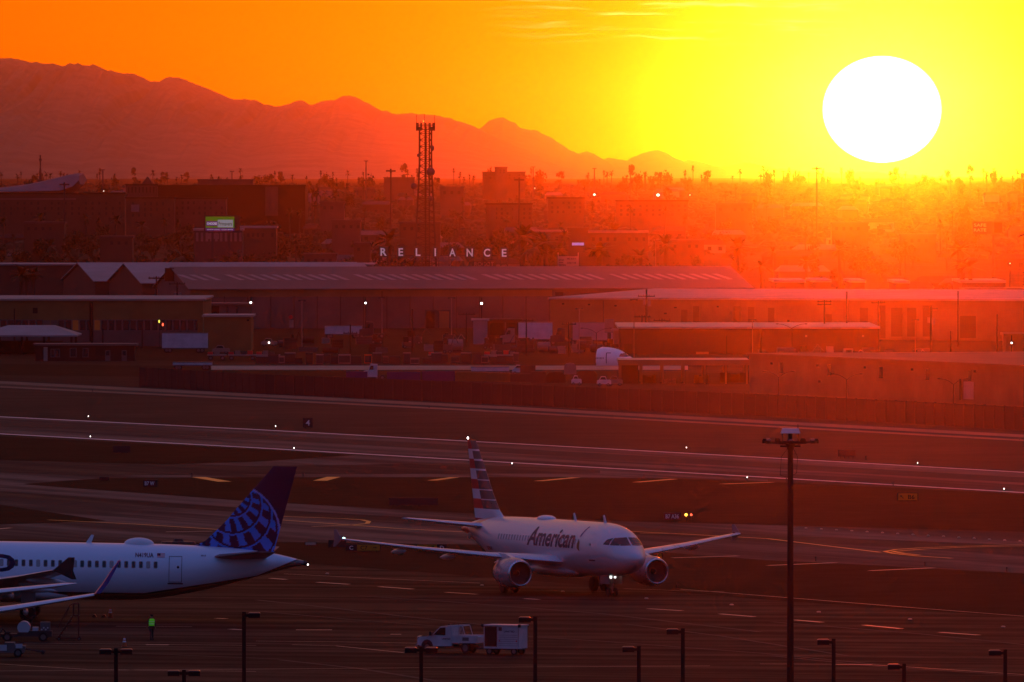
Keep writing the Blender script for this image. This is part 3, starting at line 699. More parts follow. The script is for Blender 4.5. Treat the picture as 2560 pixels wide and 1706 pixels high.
    for k in (-1, 1):
        mb = MB(); y0 = k * .26
        mb.loft([[(gx + r * math.cos(2 * math.pi * i / 18), y, .38 + r * math.sin(2 * math.pi * i / 18)) for i in range(18)] for y, r in ((y0 - .11, .26), (y0 - .1, .34), (y0 - .05, .38), (y0 + .05, .38), (y0 + .1, .34), (y0 + .11, .26))]); mb.build('wheel', m_tyre, ng, smooth='auto')
        if kw.get('lights'):
            mb = MB(); mb.cyl((gx + .28, k * .2 - .02, 1.52), (gx + .18, k * .2 - .02, 1.52), .11 if k < 0 else .05, .1, 12); mb.ball((gx + .28, k * .2 + .03, 1.70), .04, .07 if k < 0 else .03, .08 if k < 0 else .06, 8, 5); mb.build('taxi_light', m_gearlamp, ng)
    # fin
    lez = [(FC + 1.5, 7.9), (FC + 1.85, 8.64), (FC + 2.03, 7.75), (FC + 2.4, 7.1), (FC + 2.9, 6.58), (FC + 3.9, 5.6), (FC + 4.66, 5.0), (FC + 7.85, 2.28)]
    ztip = FC + 7.85
    def le_e(z):
        if z <= lez[1][0]: return lez[1][1]
        for (a, ea), (b, eb) in zip(lez[1:], lez[2:]):
            if z <= b: return ea + (eb - ea) * (z - a) / (b - a)
        return lez[-1][1]
    def te_e(z): return 2.2 + (.58 - 2.2) * (z - (FC + 1.5)) / (ztip - FC - 1.5)
    nu, nv = (64, 96) if det else (10, 10)
    zs = [FC + 1.2 + (ztip - FC - 1.2) * j / nv for j in range(nv + 1)]
    vs = []; fs = []; mi = []
    prof = lambda u: (2.9 * math.sqrt(u) * (1 - u) ** 1.0 * .62 + .02)
    for side in (1, -1):
        o = len(vs)
        for z in zs:
            l, tt = le_e(z), te_e(z); ch = min(l - tt, 5.2)
            for i in range(nu + 1):
                u = i / nu; e = l + (tt - l) * u
                vs.append((X(L - e), side * ch * .05 * prof(u) * (1 if z < ztip - .12 else .75), z))
        for j in range(nv):
            for i in range(nu):
                a = o + j * (nu + 1) + i; q = (a, a + 1, a + nu + 2, a + nu + 1)
                fs.append(q if side < 0 else q[::-1])
                z = (zs[j] + zs[j + 1]) / 2; u = (i + .5) / nu; l, tt = le_e(z), te_e(z)
                mi.append(kw['fin'](l + (tt - l) * u, z, u, (z - FC - 1.5) / (ztip - FC - 1.5)) if det else 0)
    m0 = nv * (nu + 1); o2 = (nv + 1) * (nu + 1)
    for i in range(nu): fs.append((m0 + i, m0 + i + 1, o2 + m0 + i + 1, o2 + m0 + i)); mi.append(mi[(nv - 1) * nu + i])
    for j in range(nv):
        a = j * (nu + 1); fs.append((a, a + nu + 1, o2 + a + nu + 1, o2 + a)); mi.append(mi[j * nu])
        a += nu; fs.append((a, a + nu + 1, o2 + a + nu + 1, o2 + a)); mi.append(mi[j * nu + nu - 1])
    mb = MB(); mb.v, mb.f, mb.mi = vs, fs, mi
    mb.build('tail_fin', kw['finmats'], root, smooth='auto')
    if not det: return root, hull
    # cabin windows on the side that shows
    sgn = kw['side']; zw = FC + .58; a = 7.2 if kw['short'] else 8.2; k = 0; proto = {}
    while a < L - 11.0 + kw.get('win_end', 0):
        lowered = (k * 7 + k * k) % 5 in kw['shades']; c0 = hull.sec(a); key = lowered if abs(c0[2] - 1.975) < .004 else None
        if key is None or key not in proto:
            mb = MB(); pts = [(.115, .08), (.115, .17), (.07, .215), (-.07, .215), (-.115, .17), (-.115, -.17), (-.07, -.215), (.07, -.215), (.115, -.17), (.115, -.08)]
            inn = [hull.side(a + x, zw + z, sgn, .018) for x, z in pts]; out = [hull.side(a + x * 1.28, zw + z * 1.2, sgn, .010) for x, z in pts]
            nn = len(pts); mb.add(inn, [tuple(range(nn))], 0); mb.add(inn + out, [(i, (i + 1) % nn, nn + (i + 1) % nn, nn + i) for i in range(nn)], 1)
            w = mb.build('window', [m_shade if lowered else m_pane, m_rim if not kw['short'] else m_white_ac], root)
            if key is not None: proto[key] = (w, a)
        else:
            src, a0 = proto[key]; w = src.copy(); COL.objects.link(w); w.parent = root; w.location = (a0 - a, 0, 0)
        a += .533; k += 1
    # doors
    for a, w, z0, z1 in kw['doors']:
        mb = MB(); s_ = .035
        for q in ((a, a + w, z1 - s_, z1), (a, a + w, z0, z0 + s_)): hull.patch(*q, 6, 1, .014, sgn, mb)
        for q in ((a, a + s_, z0, z1), (a + w - s_, a + w, z0, z1)): hull.patch(*q, 1, 8, .014, sgn, mb)
        dr = mb.build('door', kw['doorm'], root)
        mb = MB(); hull.patch(a - .08, a + w + .08, z0 - .14, z0 - .04, 5, 1, .03, sgn, mb); mb.build('door_sill', m_seam, dr)
        mb = MB(); p = hull.side(a + w * .7, z0 + 1.1, sgn, .015); mb.ball(p, .09, .02, .1, 8, 5); mb.build('door_window', m_pane, dr)
    # roof antennas and satellite radome
    for a in kw['blades']:
        zt = hull.top(a); mb = MB(); mb.plate([(X(a), -.03, zt - .05), (X(a) - .42, -.03, zt - .05), (X(a) - .62, -.03, zt + .55), (X(a) - .42, -.03, zt + .58)], (0, .06, 0)); mb.build('antenna', kw['plain'], root)
    for a, l, h in kw['radomes']:
        zt = hull.top(a); mb = MB(); mb.ball((X(a), 0, zt - .03), l / 2, .55, h, 20, 10); mb.build('radome', m_white_ac, root, smooth=True)
    # flight deck windows
    for pts, mode in (([(.06, FC + .46), (.80, FC + .44), (.72, FC + 1.02), (.06, FC + 1.06)], 'front'), ([(1.72, FC + .44), (2.42, FC + .46), (2.50, FC + 1.0), (2.12, FC + 1.0)], 'side'), ([(2.50, FC + .46), (3.15, FC + .50), (2.98, FC + .86), (2.57, FC + 1.0)], 'side')):
        for sg in (1, -1):
            mb = MB(); hull.quad(pts, .015, mode, sg, mb); mb.build('cockpit_window', m_pane, root, smooth=True)
    return root, hull

# --- the white jet with the globe on its tail, seen from its left side, tail to the right
def globe_fin(e, z, u, v):
    q = 34.5; xx = (757 - e * q - 440) * 6.91; yy = (1555 - (z - FC) * q - 3.55 * q - 1150) * 6.91 + 20
    if math.hypot(xx - 850, yy - 1330) > 945: return 0
    if math.hypot(xx - 850, yy - 1330) > 915: return 2
    rr = [(950, 680, 284), (950, 790, 468), (1030, 950, 558), (1050, 1200, 655)]
    lev = 0
    for cx, cy, r in rr:
        d = math.hypot(xx - cx, yy - cy) - r
        if -8 < d < 26: return 0
        if 26 <= d < 58: return 1
        lev += d > 0
    ang = math.degrees(math.atan2(yy - 540, xx - 800)) + (3 if lev % 2 else 0)
    return 1 if (ang / 16.6) % 1 < .47 else 0
def line_zones(L, amg):
    def f(t, x, z):
        e = t.m('ADD', x, L - amg)                     # metres from the tail end
        zl = t.m('MAXIMUM', FC - 1.5, t.m('MAXIMUM', t.m('SUBTRACT', FC + 0.42, t.m('MULTIPLY', e, .166)), t.m('SUBTRACT', FC + 1.32, t.m('MULTIPLY', e, .43))))
        d = t.m('SUBTRACT', zl, z)
        return [(t.m('GREATER_THAN', d, 0.0), (.010, .010, .016)), (t.m('MULTIPLY', t.m('GREATER_THAN', d, .14), t.m('LESS_THAN', d, .20)), (.22, .15, .06)), (t.m('GREATER_THAN', d, .20), (.07, .07, .08))]
    return f
UL, UA = 37.57, 17.71
skin_u = paint('white jet skin', (0.66, 0.74, 0.84), .34, 0, .8, line_zones(UL, UA))
ju, hu = airliner('passenger_jet', 'white jet in side view with a blue globe on its tail fin', (-35.1, 828, 0), R(180), UL, UA, dict(
    skin=skin_u, plain=m_white_ac, belly=m_grey_ac, tip='fence', fence=m_black, fin=globe_fin, finmats=[m_navy, m_globe, m_globe2], tailplane=mat('dark tailplane', (.10, .10, .11), .5), side=1, short=False, shades=(1, 4), pitch=R(-0.9),  # wingtip fence is black: its shade is put into the colour
    doors=[(UL - 9.75, .95, FC - .66, FC + 1.22)], doorm=m_seam, blades=[UL - 15.9], radomes=[(UL - 12.0, 2.2, .46)], win_end=.6, navlight=m_redlamp, navside=1, tip_z=4.2))
mb = MB(); hu.words('UNITED', 1.22, 8.6, UL - 29.5, FC - .02, 1, .02, mb, .035); mb.build('lettering', m_navy, ju)
mb = MB(); hu.words('N419UA', .32, 1.32, UL - 12.2, FC + 1.12, 1, .02, mb, .02); mb.build('registration', m_letter_ac, ju)
mb = MB(); hu.words('4919', .12, .36, UL - 7.45, FC + 1.22, 1, .02, mb, .02); mb.build('fleet_number', m_letter_ac, ju)
mb = MB(); fa, fz = UL - 10.62, FC + 1.13
for i in range(7):
    n0 = len(mb.f); hu.patch(fa, fa + .56, fz + i * .04, fz + (i + 1) * .04, 4, 1, .02, 1, mb); mb.mi[n0:] = [i % 2] * (len(mb.f) - n0)
n0 = len(mb.f); hu.patch(fa, fa + .24, fz + .12, fz + .28, 2, 2, .026, 1, mb); mb.mi[n0:] = [2] * (len(mb.f) - n0)
mb.build('flag', [m_redp, m_white_ac, m_navy], ju)
mb = MB(); mb.ball((UA - UL - .32, 0, FC + .72), .045, .045, .045, 8, 5); mb.build('tail_light', m_lamp, ju)
# --- the silver jet taxiing towards the viewer
AL, AA = 33.84, 16.10
def flag_fin(e, z, u, v):
    if v < .075: return 1 if z > FC + 1.72 else 0
    if v < .165: return 1
    k = (v - .165) / .835 * 6.95; i = int(k); f = k - i
    if u > .58:
        return 0 if i % 2 == 0 else 1
    if f > .86 and i < 6: return 1
    return 2
def tail_zones(t, x, z):
    e = t.m('ADD', x, AL - AA)
    red = t.m('MULTIPLY', t.m('LESS_THAN', e, t.m('ADD', 1.9, t.m('MULTIPLY', t.m('SUBTRACT', FC + 1.1, z), 2.6))), t.m('LESS_THAN', z, FC + 1.0))
    blu = t.m('MULTIPLY', red, t.m('LESS_THAN', z, FC + .05))
    stripe_ = t.m('MULTIPLY', t.m('LESS_THAN', t.m('ABSOLUTE', t.m('SUBTRACT', e, t.m('ADD', 3.6, t.m('MULTIPLY', t.m('SUBTRACT', z, FC + 1.2), 3.5)))), .75), t.m('GREATER_THAN', z, FC + 1.25))
    return [(red, (.50, .018, .02)), (blu, (.40, .39, .42)), (stripe_, (.50, .018, .02))]
skin_a = paint('silver jet skin', (0.60, 0.57, 0.60), .30, .15, .8, tail_zones)
ja, ha = airliner('passenger_jet', 'silver jet taxiing nose first with red and white stripes on its tail', (3.29, 882.5, 0), math.atan2(-.9178, .397), AL, AA, dict(
    skin=skin_a, plain=m_silverp, belly=m_silverp, wing=mat('silver wing paint', (.58, .56, .60), .3, .15, var=.05, coat=.4), tip='fence', fz=.72, fence=mat('grey fence paint', (.16, .14, .15), .4), fin=flag_fin, finmats=[m_redp, m_silverp, m_bluegrey], tailplane=m_silverp, side=-1, short=True, shades=(0, 1, 2, 3, 4),
    doors=[(4.35, .86, FC - .66, FC + 1.24)], doorm=m_pseam, blades=[6.1, 11.8], radomes=[(17.6, 2.9, .30)], nacelle=mat('silver nacelle with painted reflection', (.33, .29, .31), .28, .3, var=.05, coat=.5), lights=True, navlight=mat('green lamp', (.3, .9, .8), .4, emit=(.5, 1.0, .9), power=6.0), navside=-1, tip_z=4.25))  # nacelle darkened: the dim reflection is put into its colour
mb = MB(); ha.words('American', 1.42, 8.9, 16.9, FC + .12, -1, .02, mb, .025, .12); mb.build('lettering', m_letter_ac, ja)
mb = MB(); ha.poly([(7.25, FC + .95), (6.95, FC + 1.0), (6.72, FC + 1.72), (6.92, FC + 1.78), (7.02, FC + 1.5)], .02, -1, mb); mb.build('emblem', mat('violet emblem film', (.10, .07, .22), .4), ja)
mb = MB(); ha.poly([(7.35, FC + .45), (7.05, FC + .72), (6.9, FC + .55), (6.85, FC + .1), (6.72, FC - .12), (7.02, FC - .05), (7.3, FC + .12)], .02, -1, mb); mb.build('emblem', mat('orange emblem film', (.45, .12, .02), .4), ja)
mb = MB(); ha.words('N829AW', .30, 1.5, AL - 8.2, FC - .55, -1, .02, mb, .02); mb.build('registration', m_letter_ac, ja)
mb = MB(); mb.ball((AA - AL + .58 + .1, 0, FC + 8.0), .08, .07, .09, 8, 5); mb.build('fin_light', m_lamp, ja)
mb = MB(); c = ha.sec(AL - 2.2); mb.ball((AA - AL + 2.9, -.80, FC + .35), .5, .06, .26, 10, 6); mb.build('tail_emblem', m_dash, ja)
# --- two more jets parked nose-on; only their wing tips reach into the view
skin_p = mat('parked jet skin', (0.70, 0.72, 0.76), .35, var=.04, coat=.3)
m_wing_p = mat('pale blue-white wing paint', (.66, .68, .72), .28, var=.05, coat=.4)
kw = dict(skin=skin_p, plain=m_white_ac, wing=m_wing_p, fin=lambda *a: 0, finmats=[m_navy], detail=False, short=False, thick=1.45)
airliner('parked_jet', 'near jet whose wing ends in a tall slanting blue winglet', (-27.65 - 16.9, 750.1, 0), R(-90), UL, UA, dict(kw, tip='sharklet', tip_z=4.55))
airliner('parked_jet', 'jet showing only a pale pointed wing tip above the winglet wing', (-30.4 - 16.9, 791.2, 0), R(-90), UL, UA, dict(kw, tip='none', pointed=True, tip_z=3.85))
# ------------------------------------------------------------------ ramp equipment, lamps and people in front
m_wpaint = mat('white vehicle paint', (0.44, 0.44, 0.46), 0.45, var=0.18, coat=0.1)
m_glass = mat('vehicle glass', (0.012, 0.012, 0.014), 0.1, spec=0.6)
m_grime = mat('grimy grey steel', (0.10, 0.095, 0.09), 0.6)
m_orange = mat('traffic orange', (0.50, 0.09, 0.015), 0.6)
m_tan = mat('tan paint', (0.30, 0.22, 0.12), 0.6)
def wheel(parent, x, y, r, w, name='wheel'):
    mb = MB(); mb.loft([[(x + q * math.cos(2 * math.pi * i / 16), yy, r + q * math.sin(2 * math.pi * i / 16)) for i in range(16)] for yy, q in ((y - w / 2, r * .6), (y - w / 2, r * .9), (y - w / 3, r), (y + w / 3, r), (y + w / 2, r * .9), (y + w / 2, r * .6))])
    o = mb.build(name, m_tyre, parent, smooth='auto')
    mb = MB(); mb.cyl((x, y - w / 2 - .012, r), (x, y + w / 2 + .012, r), r * .58, n=12); mb.build('rim', m_grime, o)
    return o
def prism_y(mb, prof, y0, y1, mi=0):
    return mb.plate([(x, y0, z) for x, z in prof], (0, y1 - y0, 0), mi)
def service_truck(loc, rz):
    t = thing('service_truck', 'white utility pickup with a barred rear window towing a cart', 'truck', loc, rz)
    mb = MB(); prism_y(mb, [(2.75, .62), (2.78, 1.0), (2.6, 1.18), (1.45, 1.32), (.62, 1.98), (-.40, 2.06), (-.46, 1.25), (-.46, .55), (2.3, .5)], -.92, .92); mb.build('cab', m_wpaint, t)
    for s in (-1, 1):
        mb = MB(); y = s * .93
        mb.plate([(1.28, y, 1.36), (.62, y, 1.88), (.12, y, 1.92), (.12, y, 1.34)], (0, s * .015, 0)); mb.build('side_window', m_glass, t)
        mb = MB(); mb.box(1.35, 1.55, y - .02, y + s * .28 + .02, 1.32, 1.62); mb.build('mirror', m_black, t)
    mb = MB(); mb.plate([(1.42, -.78, 1.36), (1.42, .78, 1.36), (.70, .70, 1.95), (.70, -.70, 1.95)], (.03, 0, .03)); mb.build('windscreen', m_glass, t)
    mb = MB(); mb.box(-2.85, -.50, -.98, .98, .78, 1.22); mb.box(-2.85, -.5, -.98, -.70, 1.22, 1.34); mb.box(-2.85, -.5, .70, .98, 1.22, 1.34); mb.build('service_body', m_wpaint, t)
    rk = MB()
    for i in range(9): rk.cyl((-.55 - i * .14, .94, 1.34), (-.5 - i * .12, .90, 2.02), .018, n=5)
    rk.tube([(-.5, .94, 1.34), (-.48, .9, 2.04), (-1.5, .9, 2.04), (-1.75, .94, 1.34)], .03); rk.tube([(-.5, -.94, 1.34), (-.48, -.9, 2.04), (-1.5, -.9, 2.04), (-1.75, -.94, 1.34)], .03); rk.cyl((-1.5, -.9, 2.04), (-1.5, .9, 2.04), .03)
    rk.build('cab_guard', m_wpaint, t)
    mb = MB(); mb.box(-2.9, 2.5, -.5, .5, .42, .62); mb.build('chassis', m_dark, t)
    mb = MB(); mb.box(2.78, 2.95, -.9, .9, .45, .75); mb.tube([(2.92, -.5, .6), (2.92, -.5, 1.2), (2.92, .5, 1.2), (2.92, .5, .6)], .04); mb.build('bumper', m_chrome, t)
    for s in (-1, 1):
        mb = MB(); mb.box(2.66, 2.79, s * .72 - .14, s * .72 + .14, .92, 1.08); mb.build('headlight', m_chrome, t)
        for x in (1.85, -1.75): wheel(t, x, s * .82, .42, .28)
        mb = MB()
        n = 9; arc = [(1.85 + .56 * math.cos(math.pi * i / (n - 1)), .5 + .52 * math.sin(math.pi * i / (n - 1))) for i in range(n)]
        prism_y(mb, arc, s * .935, s * .945); mb.build('wheel_arch', m_black, t)
    mb = MB(); mb.box(-.05, .1, -.3, .3, 2.06, 2.15); mb.build('beacon', m_dark, t)
    for s in (-1, 1):
        flat_text('UNITED', .13, .8, m_navy, t, (.45 if s > 0 else -.35, s * .945, 1.02), .02, xdir=(-s, 0, 0), thick=(0, 0, 0))
    mb = MB(); mb.box(-2.1, -1.5, .985, .995, .95, 1.2); mb.build('locker_door', m_grime, t)
    return t
tp = G(1126, 1633); _st = service_truck((tp.x, tp.y, 0), R(180 - 17)); _st.scale = (.75, .90, .92)
def box_cart(loc, rz):
    t = thing('baggage_cart', 'white box cart with a dark open side behind the pickup', 'cart', loc, rz)
    mb = MB(); mb.box(-1.35, 1.35, -.85, .85, .46, .58); mb.box(-1.35, 1.35, .80, .85, .58, 2.05); mb.box(-1.35, -1.29, -.85, .85, .58, 2.05); mb.box(1.29, 1.35, -.85, .85, .58, 2.05); mb.box(-.30, 1.35, -.85, -.80, .58, 2.05); mb.box(-.33, -.27, -.8, .8, .58, 2.05); mb.build('body', m_wpaint, t)
    mb = MB(); mb.box(-1.42, 1.42, -.92, .92, 2.052, 2.14); mb.build('roof', m_wpaint, t)
    for x in (-1.42, 1.42):
        mb = MB(); mb.box(x - .09, x + .09, -.95, -.78, 1.98, 2.19); mb.build('corner_post', m_black, t)
    mb = MB(); mb.box(-1.28, -.36, -.86, -.845, .62, 2.0); mb.build('curtain', mat('black curtain', (.012, .01, .01), .9), t)
    for k in range(6):
        mb = MB(); mb.box(-.22, 1.27, -.862, -.85, .66 + k * .15, .68 + k * .15); mb.build('slat', m_grime, t)
    mb = MB(); mb.box(-.2, .05, -.87, -.85, 1.72, 1.98); mb.build('placard', m_black, t)
    flat_text('UNITED', .13, .82, m_navy, t, (.22, -.855, 1.62), .025)
    for x in (-.14, 1.18):
        mb = MB(); mb.ball((x, -.86, 1.0), .06, .03, .06, 8, 5); mb.build('reflector', m_redp, t)
    mb = MB(); mb.box(-1.3, 1.3, -.6, .6, .36, .46); mb.cyl((-1.3, 0, .4), (-2.3, 0, .4), .05); mb.build('chassis', m_dark, t)
    for x in (-.95, .95):
        for y in (-.68, .68): wheel(t, x, y, .26, .18)
    return t
cp = G(1264, 1637); _bc = box_cart((cp.x, cp.y, 0), R(-22)); _bc.scale = (.94, .94, .95)

# lamp posts of the parking deck in front (dark against the ramp)
m_post = mat('lamp post black', (0.010, 0.010, 0.012), 0.7, spec=0.08)
m_head = mat('lamp head black', (0.03, 0.024, 0.02), 0.3, spec=0.6)
def lamp_post(px, ytop, d, label, double=False, base=0.0):
    p = at(px, ytop, d); h = p.z - base
    t = thing('lamp_post', label, 'lamp post', (p.x, d, base), 0, 'shoebox lamp posts in front of the ramp')
    mb = MB(); mb.box(-.085, .085, -.085, .085, .3, h); mb.build('pole', m_post, t)
    mb = MB(); mb.cyl((0, 0, 0), (0, 0, .3), .28, .26, 12); mb.build('footing', m_grime, t)
    for s in ((-1, 1) if double else ((1 if px < 700 else -1),)):
        mb = MB(); a, b = sorted((s * .085, s * .20)); mb.box(a, b, -.05, .05, h - .22, h - .10); mb.build('arm', m_post, t)
        a, b = sorted((s * .20, s * .72)); c = (b - a) * .0
        mb = MB(); mb.box(a, b, -.26, .26, h - .27, h - .06); lh = mb.build('lamp_head', m_post, t)
        mb = MB(); mb.loft([[(a, -.26, h - .057), (b, -.26, h - .057), (b, .26, h - .057), (a, .26, h - .057)], [(a + .06, -.2, h - .02), (b - .06, -.2, h - .02), (b - .06, .2, h - .02), (a + .06, .2, h - .02)]]); mb.build('cap', m_head, lh)  # lighter, glossier cap added so the lamp head tops catch the glow
    return t
for px, y, d, dbl, lab in ((610, 1530, 505, False, 'tall dark lamp post with one head, beside the parked white jet'), (290, 1621, 500, True, 'dark T-shaped lamp post in front of the orange cone'),
                           (460, 1675, 505, True, 'lowest dark T-shaped lamp post at the bottom edge'), (1338, 1541, 500, False, 'dark lamp post beside the box cart'), (1053, 1617, 500, True, 'dark T-shaped lamp post hiding the nose of the pickup'),
                           (1597, 1615, 500, False, 'short dark lamp post below the taxiing jet'), (1707, 1571, 505, False, 'dark lamp post to the side of the nose wheel of the taxiing jet'), (2084, 1597, 500, False, 'dark lamp post next to the tall floodlight mast'),
                           (2260, 1659, 505, False, 'low dark lamp post between two taller ones, near the bottom edge'), (2513, 1624, 500, False, 'dark lamp post in the bottom corner on the sunny side')):
    lamp_post(px, y, d, lab, dbl)

# floodlight mast
def mast():
    d = 560; p = at(1976, 1112, d); s = F / d; h = p.z
    t = thing('floodlight_mast', 'tall floodlight mast with a white canopy over a ring of lamps', 'mast', (p.x, d, 0))
    mr = mat('mast steel', (.018, .013, .012), .75, spec=.05)
    mb = MB(); mb.cyl((0, 0, 0), (0, 0, h), .20, .135, 14); mb.build('pole', mr, t, smooth='auto')
    mb = MB(); mb.cyl((0, 0, h - .25), (0, 0, h + .1), .15, .28, 12); mb.cyl((0, 0, h + .1), (0, 0, h + .55), .10, .10, 8); mb.box(-.5, .5, -.05, .05, h - .12, h - .04); mb.build('collar', mr, t)
    mb = MB(); n = 24
    for a, b in ((1.28, h + .12), (.5, h + .05)):
        mb.tube([(a * math.cos(2 * math.pi * i / n), a * .8 * math.sin(2 * math.pi * i / n), b) for i in range(n + 1)], .035)
    for i in range(6):
        q = 2 * math.pi * i / 6 + .3; mb.cyl((.1 * math.cos(q), .1 * math.sin(q), h + .02), (1.28 * math.cos(q), 1.02 * math.sin(q), h + .12), .03)
    mb.build('ring', mr, t)
    for i in range(12):
        q = 2 * math.pi * i / 12; c = Vector((1.26 * math.cos(q), 1.0 * math.sin(q), h + .16)); r = c.normalized() * .01
        mb = MB(); mb.box(c.x - .13, c.x + .13, c.y - .10, c.y + .10, c.z - .10, c.z + .06); fl = mb.build('floodlight', mr, t)
        mb = MB(); mb.box(c.x - .10, c.x + .10, c.y - .08, c.y + .08, c.z + .06, c.z + .13); mb.build('bracket', m_chrome if i % 2 else mr, fl)
    mb = MB(); mb.loft([[(-.48, -.42, h + .56), (.48, -.42, h + .56), (.48, .42, h + .56), (-.48, .42, h + .56)], [(-.40, -.2, h + .80), (.40, -.2, h + .80), (.40, .3, h + .80), (-.40, .3, h + .80)]]); mb.build('canopy', m_wpaint, t)
    for x in (-.4, .4):
        mb = MB(); mb.cyl((x, -.1, h), (x, -.1, h + .57), .02, n=6); mb.build('stay', mr, t)
    mb = MB(); mb.cyl((.37, 0, h + .1), (.37, 0, h + 1.0), .018, n=6); mb.build('lightning_rod', mr, t)
    mb = MB(); mb.tube([(-.15, -.1, h - .2), (-.45, -.1, h - .6), (-.5, -.1, h - 1.5), (-.15, -.1, h - 1.6)], .012); mb.tube([(.15, -.1, h - .2), (.35, -.1, h - .6), (.3, -.1, h - 1.4), (.12, -.1, h - 1.5)], .012); mb.build('cable', mr, t)
mast()

# traffic cones and chocks
def cone(px, py, label, hh):
    p = G(px, py); t = thing('traffic_cone', label, 'cone', p, 0, 'traffic cones on the ramp')
    mb = MB(); mb.box(-.24, .24, -.24, .24, 0, .05); mb.build('base', m_black, t)
    mb = MB(); mb.cyl((0, 0, .05), (0, 0, hh), .19, .035, 14); mb.build('body', m_orange, t, smooth='auto')
    for f in (.5, .74):
        mb = MB(); r = lambda z: .19 + (.035 - .19) * (z - .05) / (hh - .05); a, b = hh * f, hh * (f + .13)
        mb.cyl((0, 0, a), (0, 0, b), r(a) + .006, r(b) + .006, 14, caps=False); mb.build('band', m_let_w, t)
cone(276, 1545, 'orange cone with white bands under the white jet', .72); cone(311, 1619, 'orange cone with white bands behind a T-shaped lamp post', .72)
for x, y, lab in ((236, 1544, 'dark wheel chock lying on the ramp beside the cone'), (260, 1544, 'small dark chock touching the cone under the jet')):
    p = G(x, y); mb = MB(); prism_y(mb, [(-.2, 0), (.2, 0), (.06, .22), (-.06, .22)], -.25, .25); o = mb.build('wheel_chock', m_black); o.location = p; tag(o, lab, 'chock')

# ground power unit, tank cart, stairs and a tug in the shade of the wings
def tank_cart():
    p = G(62, 1604); t = thing('tank_cart', 'low service cart carrying a pale round tank in the wing shade', 'cart', p)
    mb = MB(); mb.box(-1.7, 1.9, -.7, .7, .35, .55); mb.box(-.2, 1.9, -.65, .65, .55, .75); mb.build('chassis', m_dark, t)
    mb = MB(); mb.cyl((-.05, -.7, .98), (-.05, .7, .98), .44, n=20); mb.build('tank', m_grey_ac, t, smooth='auto')
    mb = MB(); mb.box(-.5, .4, -.72, .72, .55, .66); mb.build('cradle', m_dark, t)
    mb = MB(); mb.box(.55, .95, -.5, .5, .6, 1.0); mb.build('valve_box', m_grey_ac, t)
    mb = MB(); mb.box(1.1, 1.75, -.6, .6, .72, 1.35); mb.build('pump_housing', m_grime, t)
    for k in range(4):
        mb = MB(); mb.cyl((1.2 + k * .14, -.62, .85 + .12 * (k % 2)), (1.2 + k * .14, -.66, .85 + .12 * (k % 2)), .06, n=10); mb.build('gauge', m_grey_ac, t)
    mb = MB(); mb.tube([(-1.2, -.3, .5), (-1.5, -.5, .9), (-1.75, -.6, .5), (-1.9, -.8, .1)], .05); mb.build('hose', m_black, t)
    mb = MB(); mb.tube([(.5, 0, 1.0), (.5, 0, 1.75), (.85, 0, 1.75)], .03); mb.build('handrail', m_dark, t)
    for x in (-1.2, 1.3):
        for y in (-.6, .6): wheel(t, x, y, .33, .2)
tank_cart()
def stairs():
    p = G(176, 1602); t = thing('maintenance_stairs', 'dark wheeled maintenance stairs with a tall handrail under the wing', 'stairs', p)
    mr = mat('dark red steel', (.06, .018, .016), .6)
    mb = MB(); mb.tube([(.55, 0, .15), (.55, 0, 2.55), (.2, 0, 2.55), (.2, 0, 1.75)], .035); mb.tube([(.2, 0, 1.75), (.55, 0, 1.75)], .035); mb.tube([(.55, .9, .15), (.55, .9, 2.55), (.2, .9, 2.55), (.2, .9, 1.75)], .035); mb.build('handrail', mr, t)
    mb = MB(); mb.tube([(-.85, 0, .2), (.2, 0, 1.75)], .05); mb.tube([(-.85, .9, .2), (.2, .9, 1.75)], .05); mb.tube([(-.35, 0, 1.6), (-.05, 0, 2.45), (.2, 0, 2.55)], .03); mb.tube([(-.9, 0, .9), (-.3, 0, 2.0), (.0, 0, 2.5)], .035); mb.build('stringer', mr, t)
    for k in range(6):
        f = (k + .5) / 6; mb = MB(); x, z = -.85 + 1.05 * f, .2 + 1.55 * f; mb.box(x - .12, x + .12, .02, .88, z - .02, z + .02); mb.build('step', m_dark, t)
    mb = MB(); mb.box(.15, .6, 0, .9, 1.7, 1.76); mb.build('platform', m_dark, t)
    mb = MB(); mb.box(-1.0, .7, .0, .1, .12, .2); mb.box(-1.0, .7, .8, .9, .12, .2); mb.build('base_frame', mr, t)
    for x in (-.8, .6):
        for y in (0, .9): wheel(t, x, y, .12, .07)
stairs()
def tug():
    p = G(20, 1643); t = thing('tow_tug', 'low pale tow tug with a long towbar at the edge of the view', 'tug', p)
    mb = MB(); prism_y(mb, [(-1.9, .3), (1.1, .3), (1.2, .75), (.5, .8), (.45, 1.0), (-.2, 1.0), (-.25, .75), (-1.9, .75)], -.7, .7); mb.build('body', m_grime, t)
    mb = MB(); mb.box(-.7, -.05, -.73, -.71, .45, .85); mb.build('side_panel', m_grey_ac, t)
    mb = MB(); mb.box(.55, 1.0, -.73, -.71, .62, .92); mb.build('side_panel', m_grey_ac, t)
    mb = MB(); mb.tube([(1.2, -.2, .55), (2.3, -.3, .35)], .05); mb.build('towbar', m_dark, t)
    mb = MB(); mb.ball((2.35, -.3, .35), .16, .1, .16, 8, 6); mb.build('towbar_head', m_dark, t)
    mb = MB(); mb.tube([(-1.2, 0, .8), (-1.0, 0, 1.15), (-.9, .3, 1.15)], .03); mb.build('steering_column', m_black, t)
    for x in (-1.2, .7):
        for y in (-.6, .6): wheel(t, x, y, .3, .22)
tug()

